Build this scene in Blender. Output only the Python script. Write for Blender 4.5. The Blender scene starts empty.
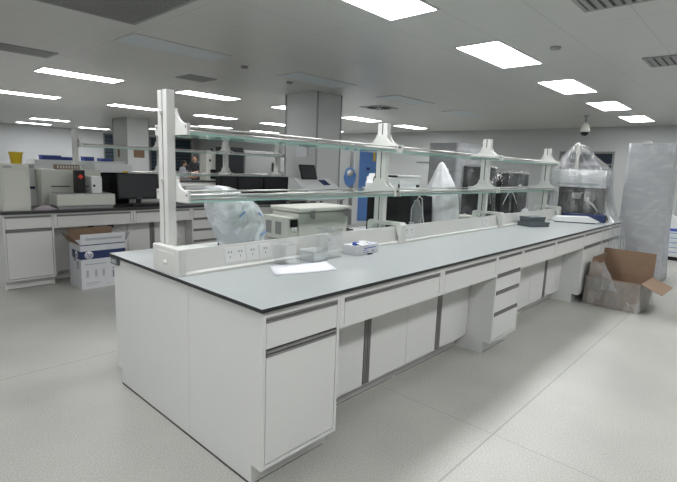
import bpy, bmesh, math, random
from math import radians, sin, cos, pi
from mathutils import Vector, Matrix, noise

random.seed(7)
C = bpy.context.scene.collection

# ------------------------------------------------------------------ materials
def new_mat(name):
    m = bpy.data.materials.new(name)
    m.use_nodes = True
    nt = m.node_tree
    return m, nt, nt.nodes['Principled BSDF']

def pm(name, col, rough=0.5, metal=0.0, bump=0.0, bscale=60.0, var=0.0, vscale=4.0, spec=0.5):
    """plain procedural material: colour with a faint noise variation and bump"""
    m, nt, b = new_mat(name)
    b.inputs['Base Color'].default_value = (*col, 1)
    b.inputs['Roughness'].default_value = rough
    b.inputs['Metallic'].default_value = metal
    b.inputs['Specular IOR Level'].default_value = spec
    if var:
        tc = nt.nodes.new('ShaderNodeTexCoord')
        n = nt.nodes.new('ShaderNodeTexNoise'); n.inputs['Scale'].default_value = vscale
        n.inputs['Detail'].default_value = 4
        nt.links.new(tc.outputs['Object'], n.inputs['Vector'])
        r = nt.nodes.new('ShaderNodeMapRange')
        r.inputs[3].default_value = 1 - var; r.inputs[4].default_value = 1 + var
        nt.links.new(n.outputs['Fac'], r.inputs[0])
        mx = nt.nodes.new('ShaderNodeVectorMath'); mx.operation = 'SCALE'
        mx.inputs[0].default_value = col
        nt.links.new(r.outputs[0], mx.inputs['Scale'])
        nt.links.new(mx.outputs[0], b.inputs['Base Color'])
    if bump:
        tc2 = nt.nodes.new('ShaderNodeTexCoord')
        n2 = nt.nodes.new('ShaderNodeTexNoise'); n2.inputs['Scale'].default_value = bscale
        nt.links.new(tc2.outputs['Object'], n2.inputs['Vector'])
        bp = nt.nodes.new('ShaderNodeBump'); bp.inputs['Strength'].default_value = bump
        bp.inputs['Distance'].default_value = 0.01
        nt.links.new(n2.outputs['Fac'], bp.inputs['Height'])
        nt.links.new(bp.outputs[0], b.inputs['Normal'])
    return m

def emit(name, col, s):
    m = bpy.data.materials.new(name); m.use_nodes = True
    nt = m.node_tree; nt.nodes.clear()
    e = nt.nodes.new('ShaderNodeEmission'); e.inputs[0].default_value = (*col, 1); e.inputs[1].default_value = s
    o = nt.nodes.new('ShaderNodeOutputMaterial'); nt.links.new(e.outputs[0], o.inputs[0])
    return m

def clear_sheet(name, tint, white=0.06, gloss=0.12, rough=0.08, wrinkle=0.0, wscale=9.0, wcol=(.85, .88, .9), stretch=(1, 1, 1), lo=.6, hi=1.7):
    """thin clear material: transparent + a little milky diffuse + fresnel gloss"""
    m = bpy.data.materials.new(name); m.use_nodes = True
    nt = m.node_tree; nt.nodes.clear()
    N = nt.nodes.new; L = nt.links.new
    tr = N('ShaderNodeBsdfTransparent'); tr.inputs[0].default_value = (*tint, 1)
    df = N('ShaderNodeBsdfDiffuse'); df.inputs[0].default_value = (*wcol, 1)
    gl = N('ShaderNodeBsdfGlossy'); gl.inputs['Roughness'].default_value = rough
    gl.inputs[0].default_value = (1, 1, 1, 1)
    m1 = N('ShaderNodeMixShader'); m1.inputs[0].default_value = white
    L(tr.outputs[0], m1.inputs[1]); L(df.outputs[0], m1.inputs[2])
    lw = N('ShaderNodeLayerWeight'); lw.inputs[0].default_value = 0.25
    mr = N('ShaderNodeMapRange'); mr.inputs[3].default_value = gloss; mr.inputs[4].default_value = min(1, gloss + .5)
    L(lw.outputs['Fresnel'], mr.inputs[0])
    m2 = N('ShaderNodeMixShader'); L(mr.outputs[0], m2.inputs[0])
    L(m1.outputs[0], m2.inputs[1]); L(gl.outputs[0], m2.inputs[2])
    if wrinkle:
        tc = N('ShaderNodeTexCoord'); mp = N('ShaderNodeMapping'); mp.inputs['Scale'].default_value = stretch
        n = N('ShaderNodeTexNoise'); n.inputs['Scale'].default_value = wscale; n.inputs['Detail'].default_value = 5
        n.inputs['Distortion'].default_value = 1.2
        L(tc.outputs['Object'], mp.inputs[0]); L(mp.outputs[0], n.inputs['Vector'])
        b = N('ShaderNodeBump'); b.inputs['Strength'].default_value = wrinkle; b.inputs['Distance'].default_value = .03
        L(n.outputs['Fac'], b.inputs['Height'])
        for s in (df, gl): L(b.outputs[0], s.inputs['Normal'])
        L(b.outputs[0], lw.inputs['Normal'])
        # thin creases look whiter
        r2 = N('ShaderNodeMapRange'); r2.inputs[1].default_value = .45; r2.inputs[2].default_value = .7
        r2.inputs[3].default_value = white * lo; r2.inputs[4].default_value = min(1, white * hi)
        L(n.outputs['Fac'], r2.inputs[0]); L(r2.outputs[0], m1.inputs[0])
    o = N('ShaderNodeOutputMaterial'); L(m2.outputs[0], o.inputs[0])
    return m

M = {}
M['lam'] = pm('white_laminate', (.64, .645, .63), .42, var=.02, vscale=3)
M['lam2'] = pm('aged_white_laminate', (.57, .57, .55), .45, var=.03, vscale=3)
M['gap'] = pm('dark_gap', (.05, .05, .05), .8)
M['alu'] = pm('brushed_aluminium', (.24, .24, .235), .4, .4)
M['aludark'] = pm('dark_aluminium', (.045, .045, .045), .5, .2)
M['black'] = pm('black_plastic', (.009, .009, .010), .5, spec=.3)
M['black2'] = pm('soft_black', (.011, .012, .013), .7, spec=.25)
M['screen'] = pm('dark_screen', (.010, .011, .014), .4, spec=.3)
M['blackedge'] = pm('phenolic_edge', (.012, .013, .016), .4)
M['top'] = pm('grey_phenolic_top', (.335, .36, .36), .30, var=.04, vscale=5)
M['topdark'] = pm('dark_phenolic_top', (.03, .03, .033), .35)
M['rack'] = pm('powder_coated_ivory', (.61, .615, .59), .4, var=.015)
M['socket'] = pm('socket_white', (.66, .67, .66), .35)
M['steel'] = pm('steel_rod', (.55, .54, .52), .28, .9)
M['gedge'] = pm('glass_edge', (.30, .52, .46), .15)
M['instr'] = pm('instrument_ivory', (.52, .53, .48), .5, var=.02)
M['instr2'] = pm('instrument_white', (.64, .66, .66), .45, var=.02)
M['igrey'] = pm('instrument_grey', (.30, .31, .31), .5)
M['vent'] = pm('vent_grey', (.22, .23, .22), .6)
M['yellow'] = pm('yellow_plastic', (.62, .44, .02), .45)
M['red'] = pm('red_plastic', (.65, .03, .02), .45)
M['blue'] = pm('blue_plastic', (.015, .04, .24), .45)
M['bluelt'] = pm('mid_blue_paint', (.09, .21, .50), .5, var=.06)
M['navy'] = pm('navy_print', (.014, .028, .10), .6)
M['paper'] = pm('paper_white', (.64, .65, .69), .8)
M['card'] = pm('brown_cardboard', (.205, .135, .088), .85, var=.12, vscale=14, bump=.15, bscale=90)
M['cardin'] = pm('inner_cardboard', (.19, .125, .08), .9, var=.1, vscale=12)
M['cardw'] = pm('white_cardboard', (.55, .56, .58), .75, var=.02)
M['ink'] = pm('grey_ink', (.35, .36, .38), .8)
M['inkd'] = pm('dark_ink', (.16, .17, .18), .8)
M['inkblue'] = pm('blue_ink', (.05, .09, .42), .7)
M['slate'] = pm('slate_grey_plastic', (.075, .095, .105), .6)
M['skin'] = pm('skin', (.42, .24, .17), .6)
M['hair'] = pm('black_hair', (.01, .009, .009), .5)
M['shirt'] = pm('charcoal_cloth', (.05, .055, .06), .9)
M['coat'] = pm('pale_cloth', (.42, .45, .5), .9)
M['trouser'] = pm('dark_trousers', (.03, .03, .04), .9)
M['pillar'] = pm('pillar_panel', (.56, .58, .57), .5, var=.03, vscale=1.5)
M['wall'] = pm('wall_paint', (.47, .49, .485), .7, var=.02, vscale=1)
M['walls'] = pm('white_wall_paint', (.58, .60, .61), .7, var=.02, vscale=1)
M['frame'] = pm('window_frame', (.20, .21, .20), .5)
M['winglass'] = pm('night_window', (.025, .035, .05), .15)
M['blind'] = pm('blue_grey_blind', (.05, .075, .10), .6)
M['lampframe'] = pm('lamp_frame', (.6, .62, .62), .4)
M['lampoff'] = pm('unlit_diffuser', (.60, .65, .69), .4)
M['grille'] = pm('grille_slat', (.27, .275, .27), .5)
M['grilledark'] = pm('grille_dark', (.06, .06, .06), .8)
M['diff'] = pm('diffuser_metal', (.30, .31, .31), .45)
M['towel'] = pm('mauve_film', (.38, .33, .36), .5, var=.15, vscale=30)
M['lampon'] = emit('lit_panel', (.98, .985, 1.0), 11.0)
M['glass'] = clear_sheet('shelf_glass', (.94, .98, .965), .03, .05, .03)
M['acryl'] = clear_sheet('clear_acrylic', (.985, .99, .99), .015, .02, .05)
M['acrylm'] = clear_sheet('frosted_acrylic', (.96, .97, .97), .14, .02, .2)
M['film'] = clear_sheet('clear_film', (.95, .96, .97), .032, .10, .06, 1.0, 9, stretch=(1, 1, .30), lo=.2, hi=4)
M['film2'] = clear_sheet('dull_clear_film', (.96, .965, .97), .035, .035, .10, 1.0, 8, stretch=(1, 1, .4), lo=.1, hi=4)
M['filmwrap'] = clear_sheet('milky_stretch_film', (.8, .82, .83), .72, .03, .25, .25, 5, (.46, .475, .49), stretch=(.6, .6, 1.4), lo=.92, hi=1.1)
M['filmwhite'] = clear_sheet('white_film', (.9, .92, .93), .90, .01, .5, .3, 8, (.66, .67, .685), lo=.95, hi=1.05)
M['filmblue'] = clear_sheet('bluish_film', (.90, .94, .98), .66, .05, .18, .6, 8, (.92, .95, .97), lo=.65, hi=1.35)
M['filmbox'] = clear_sheet('thin_film', (.93, .94, .94), .16, .10, .15, 1.0, 9, stretch=(1, 1, .6))
M['cold'] = pm('cold_cabinet_grey', (.22, .225, .225), .5)
M['machine'] = pm('machine_enamel', (.44, .455, .46), .4)
M['cover'] = pm('machine_grey', (.34, .35, .35), .5)

def floor_mat():
    m, nt, b = new_mat('terrazzo_floor')
    N = nt.nodes.new; L = nt.links.new
    tc = N('ShaderNodeTexCoord')
    n1 = N('ShaderNodeTexNoise'); n1.inputs['Scale'].default_value = 150; n1.inputs['Detail'].default_value = 3
    n2 = N('ShaderNodeTexNoise'); n2.inputs['Scale'].default_value = 1.3; n2.inputs['Detail'].default_value = 5
    L(tc.outputs['Object'], n1.inputs['Vector']); L(tc.outputs['Object'], n2.inputs['Vector'])
    cr = N('ShaderNodeValToRGB'); e = cr.color_ramp.elements
    e[0].position = .36; e[0].color = (.305, .305, .278, 1); e[1].position = .60; e[1].color = (.44, .44, .405, 1)
    L(n1.outputs['Fac'], cr.inputs[0])
    r = N('ShaderNodeMapRange'); r.inputs[1].default_value = .3; r.inputs[2].default_value = .7
    r.inputs[3].default_value = .88; r.inputs[4].default_value = 1.08
    L(n2.outputs['Fac'], r.inputs[0])
    sc = N('ShaderNodeVectorMath'); sc.operation = 'SCALE'; L(cr.outputs[0], sc.inputs[0]); L(r.outputs[0], sc.inputs['Scale'])
    # seams
    sp = N('ShaderNodeSeparateXYZ'); L(tc.outputs['Object'], sp.inputs[0])
    def seam(out, off, per, w):
        a = N('ShaderNodeMath'); a.operation = 'ADD'; a.inputs[1].default_value = -off + per * 50.5; L(out, a.inputs[0])
        md = N('ShaderNodeMath'); md.operation = 'MODULO'; md.inputs[1].default_value = per; L(a.outputs[0], md.inputs[0])
        sb = N('ShaderNodeMath'); sb.operation = 'SUBTRACT'; sb.inputs[1].default_value = per / 2; L(md.outputs[0], sb.inputs[0])
        ab = N('ShaderNodeMath'); ab.operation = 'ABSOLUTE'; L(sb.outputs[0], ab.inputs[0])
        lt = N('ShaderNodeMath'); lt.operation = 'LESS_THAN'; lt.inputs[1].default_value = w; L(ab.outputs[0], lt.inputs[0])
        return lt.outputs[0]
    s1 = seam(sp.outputs[1], -.5, 2.52, .005)
    s2 = seam(sp.outputs[0], 1.235, 7.0, .003)
    mx = N('ShaderNodeMath'); mx.operation = 'MAXIMUM'; L(s1, mx.inputs[0]); L(s2, mx.inputs[1])
    mul = N('ShaderNodeMath'); mul.operation = 'MULTIPLY'; mul.inputs[1].default_value = .45; L(mx.outputs[0], mul.inputs[0])
    mix = N('ShaderNodeMixRGB'); mix.inputs[2].default_value = (.12, .12, .11, 1)
    L(mul.outputs[0], mix.inputs[0]); L(sc.outputs[0], mix.inputs[1]); L(mix.outputs[0], b.inputs['Base Color'])
    b.inputs['Roughness'].default_value = .38
    return m
M['floor'] = floor_mat()

def ceil_mat():
    m, nt, b = new_mat('metal_ceiling_tiles')
    N = nt.nodes.new; L = nt.links.new
    tc = N('ShaderNodeTexCoord'); sp = N('ShaderNodeSeparateXYZ'); L(tc.outputs['Object'], sp.inputs[0])
    outs = []
    for o, off, per, w in ((1, .08, .585, .0035), (0, 1.05, 1.13, .0035)):
        a = N('ShaderNodeMath'); a.operation = 'ADD'; a.inputs[1].default_value = -off + per * 50.5; L(sp.outputs[o], a.inputs[0])
        md = N('ShaderNodeMath'); md.operation = 'MODULO'; md.inputs[1].default_value = per; L(a.outputs[0], md.inputs[0])
        sb = N('ShaderNodeMath'); sb.operation = 'SUBTRACT'; sb.inputs[1].default_value = per / 2; L(md.outputs[0], sb.inputs[0])
        ab = N('ShaderNodeMath'); ab.operation = 'ABSOLUTE'; L(sb.outputs[0], ab.inputs[0])
        lt = N('ShaderNodeMath'); lt.operation = 'LESS_THAN'; lt.inputs[1].default_value = w; L(ab.outputs[0], lt.inputs[0])
        outs.append(lt.outputs[0])
    mx = N('ShaderNodeMath'); mx.operation = 'MAXIMUM'; L(outs[0], mx.inputs[0]); L(outs[1], mx.inputs[1])
    mul = N('ShaderNodeMath'); mul.operation = 'MULTIPLY'; mul.inputs[1].default_value = .35; L(mx.outputs[0], mul.inputs[0])
    mix = N('ShaderNodeMixRGB'); mix.inputs[1].default_value = (.58, .58, .56, 1); mix.inputs[2].default_value = (.12, .12, .12, 1)
    L(mul.outputs[0], mix.inputs[0]); L(mix.outputs[0], b.inputs['Base Color'])
    b.inputs['Roughness'].default_value = .32
    b.inputs['Metallic'].default_value = 0.0
    n = N('ShaderNodeTexNoise'); n.inputs['Scale'].default_value = 1.2
    L(tc.outputs['Object'], n.inputs['Vector'])
    bu = N('ShaderNodeBump'); bu.inputs['Strength'].default_value = .12; bu.inputs['Distance'].default_value = .02
    L(n.outputs['Fac'], bu.inputs['Height']); L(bu.outputs[0], b.inputs['Normal'])
    return m
M['ceil'] = ceil_mat()

# ------------------------------------------------------------------ mesh helper
class MB:
    def __init__(s): s.bm = bmesh.new()
    def _new(s, nv0, nf0, mi, mat=None, smooth=False):
        s.bm.verts.ensure_lookup_table(); s.bm.faces.ensure_lookup_table()
        if mat is not None:
            for v in s.bm.verts[nv0:]: v.co = mat @ v.co
        for f in s.bm.faces[nf0:]:
            f.material_index = mi; f.smooth = smooth
    def box(s, x0, x1, y0, y1, z0, z1, bev=0.0, mi=0, mat=None, topmi=None):
        if bev:                      # bevel in a mesh of its own, then copy the faces over
            t_ = bmesh.new()
            bmesh.ops.create_cube(t_, size=1)
            for v in t_.verts: v.co = Vector((x0 + (x1 - x0) * (v.co.x + .5), y0 + (y1 - y0) * (v.co.y + .5), z0 + (z1 - z0) * (v.co.z + .5)))
            bmesh.ops.bevel(t_, geom=t_.edges[:], offset=min(bev, .45 * min(abs(x1 - x0), abs(y1 - y0), abs(z1 - z0))), segments=2, profile=.6, affect='EDGES')
            nv, nf = len(s.bm.verts), len(s.bm.faces)
            t_.verts.index_update()
            vv = [s.bm.verts.new(v.co) for v in t_.verts]
            for f in t_.faces: s.bm.faces.new([vv[v.index] for v in f.verts])
            t_.free()
            s._new(nv, nf, mi, mat)
            return s
        nv, nf = len(s.bm.verts), len(s.bm.faces)
        vs = [s.bm.verts.new((x, y, z)) for z in (z0, z1) for y in (y0, y1) for x in (x0, x1)]
        fs = [s.bm.faces.new([vs[i] for i in q]) for q in ((0, 2, 3, 1), (4, 5, 7, 6), (0, 1, 5, 4), (2, 6, 7, 3), (0, 4, 6, 2), (1, 3, 7, 5))]
        s._new(nv, nf, mi, mat)
        if topmi is not None:
            s.bm.faces.ensure_lookup_table()
            for f in s.bm.faces[nf:]:
                f.normal_update()
                if f.normal.z > .9: f.material_index = topmi
        return s
    def poly(s, pts, axis, lo, hi, mi=0, mat=None):
        """prism: 2-D outline pts extruded along axis ('x': pts are (y,z); 'y': (x,z); 'z': (x,y))"""
        nv, nf = len(s.bm.verts), len(s.bm.faces)
        def P(p, h): return {'x': (h, p[0], p[1]), 'y': (p[0], h, p[1]), 'z': (p[0], p[1], h)}[axis]
        a = [s.bm.verts.new(P(p, lo)) for p in pts]; b = [s.bm.verts.new(P(p, hi)) for p in pts]
        s.bm.faces.new(a); s.bm.faces.new(b[::-1])
        n = len(pts)
        for i in range(n): s.bm.faces.new((a[i], b[i], b[(i + 1) % n], a[(i + 1) % n]))
        s._new(nv, nf, mi, mat)
        return s
    def cyl(s, p0, p1, r0, r1=None, seg=14, mi=0, cap=True):
        r1 = r0 if r1 is None else r1
        return s.tube([p0, p1], [r0, r1], seg, mi, cap)
    def tube(s, pts, r, seg=8, mi=0, cap=True):
        nv, nf = len(s.bm.verts), len(s.bm.faces)
        pts = [Vector(p) for p in pts]
        rs = r if isinstance(r, (list, tuple)) else [r] * len(pts)
        rings = []
        up = Vector((0, 0, 1))
        for i, p in enumerate(pts):
            d = (pts[min(i + 1, len(pts) - 1)] - pts[max(i - 1, 0)]).normalized()
            u = up if abs(d.dot(up)) < .95 else Vector((1, 0, 0))
            a = d.cross(u).normalized(); b = d.cross(a).normalized()
            rings.append([s.bm.verts.new(p + rs[i] * (a * cos(2 * pi * k / seg) + b * sin(2 * pi * k / seg))) for k in range(seg)])
        for i in range(len(rings) - 1):
            for k in range(seg):
                s.bm.faces.new((rings[i][k], rings[i][(k + 1) % seg], rings[i + 1][(k + 1) % seg], rings[i + 1][k]))
        if cap: s.bm.faces.new(rings[0][::-1]); s.bm.faces.new(rings[-1])
        s._new(nv, nf, mi, smooth=True)
        return s
    def lathe(s, prof, cx=0, cy=0, seg=20, mi=0, cap=True):
        nv, nf = len(s.bm.verts), len(s.bm.faces)
        rings = [[s.bm.verts.new((cx + r * cos(2 * pi * k / seg), cy + r * sin(2 * pi * k / seg), z)) for k in range(seg)] for r, z in prof]
        for i in range(len(rings) - 1):
            for k in range(seg):
                s.bm.faces.new((rings[i][k], rings[i][(k + 1) % seg], rings[i + 1][(k + 1) % seg], rings[i + 1][k]))
        if cap: s.bm.faces.new(rings[0][::-1]); s.bm.faces.new(rings[-1])
        s._new(nv, nf, mi, smooth=True)
        return s
    def loft(s, rings, mi=0, closed=True, cap=False, smooth=True):
        nv, nf = len(s.bm.verts), len(s.bm.faces)
        R = [[s.bm.verts.new(p) for p in r] for r in rings]
        n = len(R[0])
        for i in range(len(R) - 1):
            for k in range(n if closed else n - 1):
                s.bm.faces.new((R[i][k], R[i][(k + 1) % n], R[i + 1][(k + 1) % n], R[i + 1][k]))
        if cap: s.bm.faces.new(R[0][::-1]); s.bm.faces.new(R[-1])
        s._new(nv, nf, mi, smooth=smooth)
        return s
    def face(s, pts, mi=0):
        nv, nf = len(s.bm.verts), len(s.bm.faces)
        s.bm.faces.new([s.bm.verts.new(p) for p in pts]); s._new(nv, nf, mi); return s
    def build(s, name, mats, parent=None, off=(0, 0, 0)):
        if not isinstance(mats, (list, tuple)): mats = [mats]
        bmesh.ops.recalc_face_normals(s.bm, faces=s.bm.faces[:])
        o3 = Vector(off)
        if o3.length: bmesh.ops.translate(s.bm, vec=-o3, verts=s.bm.verts[:])
        me = bpy.data.meshes.new(name); s.bm.to_mesh(me); s.bm.free()
        for m in mats: me.materials.append(M[m])
        o = bpy.data.objects.new(name, me); C.objects.link(o)
        if parent is not None: o.parent = parent
        return o

def tag(o, label, cat, group=None):
    o['label'] = label; o['category'] = cat
    if group: o['group'] = group
    return o
def thing(name, label, cat, loc=(0, 0, 0), rz=0.0, group=None):
    o = bpy.data.objects.new(name, None); C.objects.link(o)
    o.empty_display_size = .1
    o.location = loc; o.rotation_euler = (0, 0, rz)
    return tag(o, label, cat, group)
def struct(mb, name, mat):
    o = mb.build(name, mat); o['kind'] = 'structure'; return o
def copy_tree(o, parent=None, loc=None, rz=None, label=None, group=None):
    c = o.copy(); C.objects.link(c)
    if parent is not None: c.parent = parent
    if loc is not None: c.location = loc
    if rz is not None: c.rotation_euler = (0, 0, rz)
    if label: c['label'] = label
    if group: c['group'] = group
    for ch in list(o.children): copy_tree(ch, c)
    return c
def centred(mb, name, mat, label, cat, loc, group=None, rz=0):
    """a one-mesh thing; mesh in local coordinates round loc"""
    o = mb.build(name, mat); o.location = loc; o.rotation_euler = (0, 0, rz)
    return tag(o, label, cat, group)

# ------------------------------------------------------------------ the room
X0, X1, Y0, Y1, H = -4.6, 12.4, -5.2, 22.0, 2.70
struct(MB().box(X0, X1, Y0, Y1, -.1, 0), 'floor', 'floor')
struct(MB().box(X0 - .1, X1 + .1, Y0 - .1, Y1 + .1, H, H + .1), 'ceiling', 'ceil')
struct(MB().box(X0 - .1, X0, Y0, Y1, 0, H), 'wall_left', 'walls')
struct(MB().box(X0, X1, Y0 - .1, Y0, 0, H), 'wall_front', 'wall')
# right-hand wall with a hole for its dark window
wy0, wy1, wz0, wz1 = 1.62, 2.95, 1.25, 2.09
w = MB()
w.box(X1, X1 + .12, Y0, wy0, 0, H).box(X1, X1 + .12, wy1, Y1, 0, H)
w.box(X1, X1 + .12, wy0, wy1, 0, wz0).box(X1, X1 + .12, wy0, wy1, wz1, H)
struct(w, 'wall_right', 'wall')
f = MB(); t = .05
f.box(X1 - .015, X1 + .1, wy0, wy0 + t, wz0, wz1).box(X1 - .015, X1 + .1, wy1 - t, wy1, wz0, wz1)
f.box(X1 - .015, X1 + .1, wy0 + t, wy1 - t, wz0, wz0 + t).box(X1 - .015, X1 + .1, wy0 + t, wy1 - t, wz1 - t, wz1)
f.box(X1, X1 + .1, wy0 + t, wy1 - t, 1.75, 1.78)
f.box(X1 + .07, X1 + .09, wy0 + t, wy1 - t, wz0 + t, wz1 - t, mi=1)
struct(f, 'window_1', ['frame', 'winglass'])
# back wall with a wide dark window with blinds
bx0, bx1, bz0, bz1 = 7.75, 12.3, .9, 2.62
w = MB()
w.box(X0, bx0, Y1, Y1 + .12, 0, H).box(bx1, X1, Y1, Y1 + .12, 0, H)
w.box(bx0, bx1, Y1, Y1 + .12, 0, bz0).box(bx0, bx1, Y1, Y1 + .12, bz1, H)
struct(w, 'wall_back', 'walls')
f = MB()
f.box(bx0, bx1, Y1 - .01, Y1 + .1, bz0, bz0 + .06).box(bx0, bx1, Y1 - .01, Y1 + .1, bz1 - .06, bz1)
for k in range(5):
    xx = bx0 + (bx1 - bx0 - .06) * k / 4
    f.box(xx, xx + .06, Y1 - .01, Y1 + .1, bz0 + .06, bz1 - .06)
f.box(bx0, bx1, Y1 + .08, Y1 + .1, bz0, bz1, mi=1)
for k in range(9):
    zz = bz0 + .12 + k * .18
    f.box(bx0 + .06, bx1 - .06, Y1 + .01, Y1 + .035, zz, zz + .15, mi=2)
struct(f, 'window_2', ['frame', 'winglass', 'blind'])
struct(MB().box(X1 - .012, X1, Y0, Y1, 0, .09), 'baseboard_right', 'lam2')
struct(MB().box(X0, X1, Y1 - .012, Y1, 0, .09), 'baseboard_back', 'lam2')

def pillar(name, x0, x1, y0, y1):
    p = MB()
    p.box(x0, x1, y0, y1, 0, H, mi=0)
    for (a, b) in ((x0, y0), (x1, y0), (x0, y1), (x1, y1)):      # corner trims
        p.box(a - .012, a + .012, b - .012, b + .012, 0, H, mi=1)
    struct(p, name, ['pillar', 'diff'])
pillar('trim_1', 4.60, 5.19, 4.42, 5.24)     # column clad in grey panels, to the ceiling
pillar('trim_2', 5.10, 5.78, 13.2, 14.2)

# ------------------------------------------------------------------ ceiling fittings
ORD = ['first', 'second', 'third', 'fourth', 'fifth', 'sixth']
LW, LD = 1.19, .494
def make_light(loc, label, on, name='ceiling_light', group=None):
    t = thing(name, label, 'ceiling light', loc, 0, group)
    fr = MB()
    a, b = LW / 2, LD / 2
    fr.box(-a, a, -b, -b + .022, -.008, 0).box(-a, a, b - .022, b, -.008, 0)
    fr.box(-a, -a + .022, -b + .022, b - .022, -.008, 0).box(a - .022, a, -b + .022, b - .022, -.008, 0)
    fr.build('frame', 'lampframe', t)
    d = MB().box(-a + .022, a - .022, -b + .022, b - .022, -.006, -.001)
    d.build('diffuser', 'lampon' if on else 'lampoff', t)
    return t
XL = [1.65 + 2.265 * k for k in range(5)]
lit0 = None
def lit(x, y, label, group):
    global lit0
    if lit0 is None:
        lit0 = make_light((x, y, H), label, True, group=group); return lit0
    return copy_tree(lit0, loc=(x, y, H), label=label, group=group)
rowname = {.93: 'lit ceiling panel over the front of the long bench',
           6.6: 'lit ceiling panel in the row above the back bench'}
for k, x in enumerate(XL):
    lit(x, .90, 'lit ceiling panel in the right-hand row over the long bench, %s from the camera' % ORD[k], 'lit ceiling panels over the long bench')
for k, x in enumerate(XL):
    lit(x, 6.7, 'lit ceiling panel in the row just beyond the back bench, %s from the left' % ORD[k], 'lit ceiling panels beyond the back bench')
for k, x in enumerate(XL[:2]):
    lit(x + .15, 10.25, 'lit ceiling panel in the third row at far left, %s from the left' % ORD[k], 'lit ceiling panels in the third row')
for k, x in enumerate(XL[2:]):
    lit(x + .15, 10.25, 'lit ceiling panel in the third row partly hidden by columns, %s from the left' % ORD[k + 2], 'lit ceiling panels in the third row')
for k, (x, y) in enumerate(((4.25, 17.4), (4.5, 20.3), (6.75, 20.3))):
    lit(x, y, ('long thin lit ceiling panel far left, one row before the last',
               'far lit ceiling panel of the last row, the leftmost, near the back wall',
               'far lit ceiling panel of the last row, second from the left, near the back wall')[k], 'far lit ceiling panels')
for k, (x, y) in enumerate(((-.64, .90), (-2.9, .90), (-.64, -1.9), (1.62, -1.9), (3.88, -1.9), (6.14, -1.9), (8.4, -1.9), (-2.9, -1.9),  # extra panels, mostly out of view, added on the row pattern for illumination
                            (-.64, 6.7), (-2.9, 6.7), (-.64, 10.25), (8.4, 13.5), (10.6, 13.5), (8.4, 17.4))):
    lit(x, y, 'lit ceiling panel added to light the room, continuing the rows', 'lit ceiling panels added for illumination')
off0 = None
for k, x in enumerate(XL[:4]):
    lab = 'unlit pale ceiling panel in the dark row behind the bench, %s from the left' % ORD[k]
    if off0 is None: off0 = make_light((x, 3.72, H), lab, False, 'unlit_ceiling_light', 'unlit ceiling panels')
    else: copy_tree(off0, loc=(x, 3.72, H), label=lab)

def grille(loc, w, d, label, n, rot=0):
    t = thing('return_air_grille', label, 'air vent', loc, rot)
    fr = MB(); a, b = w / 2, d / 2
    fr.box(-a, a, -b, -b + .03, -.012, 0).box(-a, a, b - .03, b, -.012, 0)
    fr.box(-a, -a + .03, -b + .03, b - .03, -.012, 0).box(a - .03, a, -b + .03, b - .03, -.012, 0)
    fr.build('frame', 'diff', t)
    MB().box(-a + .03, a - .03, -b + .03, b - .03, -.003, -.001).build('backing', 'grilledark', t)
    s = MB()
    for k in range(n):
        y = -b + .03 + (d - .06) * (k + .5) / n
        s.box(-a + .03, a - .03, y - (d / n) * .28, y + (d / n) * .28, -.011, -.004)
    s.build('slats', 'grille', t)
    return t
grille((.32, 2.55, H), 1.22, 1.22, 'large dark slatted grille in the ceiling at top left', 24)
grille((2.62, -.52, H), .62, .62, 'dark ceiling grille cut off by the top right edge', 9)
grille((5.06, -.42, H), .50, .34, 'slotted dark air diffuser in the ceiling at right', 4)
grille((2.78, 5.22, H), .46, .42, 'small dark slotted diffuser in the ceiling above the back bench', 4)
grille((.55, 5.45, H), .70, .42, 'dark slotted diffuser in the ceiling at the left edge', 4)
def swirl(loc, label):
    t = thing('swirl_diffuser', label, 'air vent', loc)
    MB().box(-.29, .29, -.29, .29, -.01, 0).build('plate', 'diff', t)
    s = MB()
    for k in range(16):
        a = 2 * pi * k / 16
        s.box(.08, .25, -.014, .014, -.016, -.010, mat=Matrix.Rotation(a, 4, 'Z'))
    s.build('slots', 'grilledark', t)
    MB().lathe([(.06, -.02), (.07, -.010)], 0, 0, 18).build('hub', 'grille', t)
swirl((6.75, 4.80, H), 'square swirl air diffuser in the ceiling over the middle of the room')
for k, (x, y, lab) in enumerate(((3.88, .32, 'small round sensor in the ceiling right of the lit row'),
                                 (2.68, 3.85, 'small round sensor in the ceiling above the bench glass shelf'),
                                 (3.77, 4.2, 'small round sensor in the ceiling left of the grey column'))):
    centred(MB().lathe([(.02, -.03), (.045, -.022), (.05, 0)], 0, 0, 16), 'smoke_detector', 'diff', lab, 'sensor', (x, y, H), 'round ceiling sensors')
# dome camera
t = thing('dome_camera', 'pale dome camera hanging from the ceiling on a short rod', 'security camera', (9.7, 1.62, H))
MB().cyl((0, 0, 0), (0, 0, -.16), .022).lathe([(.05, -.02), (.06, 0)], 0, 0).build('rod', 'diff', t)
MB().lathe([(.03, -.15), (.06, -.18), (.09, -.26), (.095, -.31), (.085, -.34)], 0, 0).build('housing', 'instr', t)
MB().lathe([(.083, -.34), (.072, -.38), (.042, -.41), (.01, -.418)], 0, 0).build('dome', 'black2', t)

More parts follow.
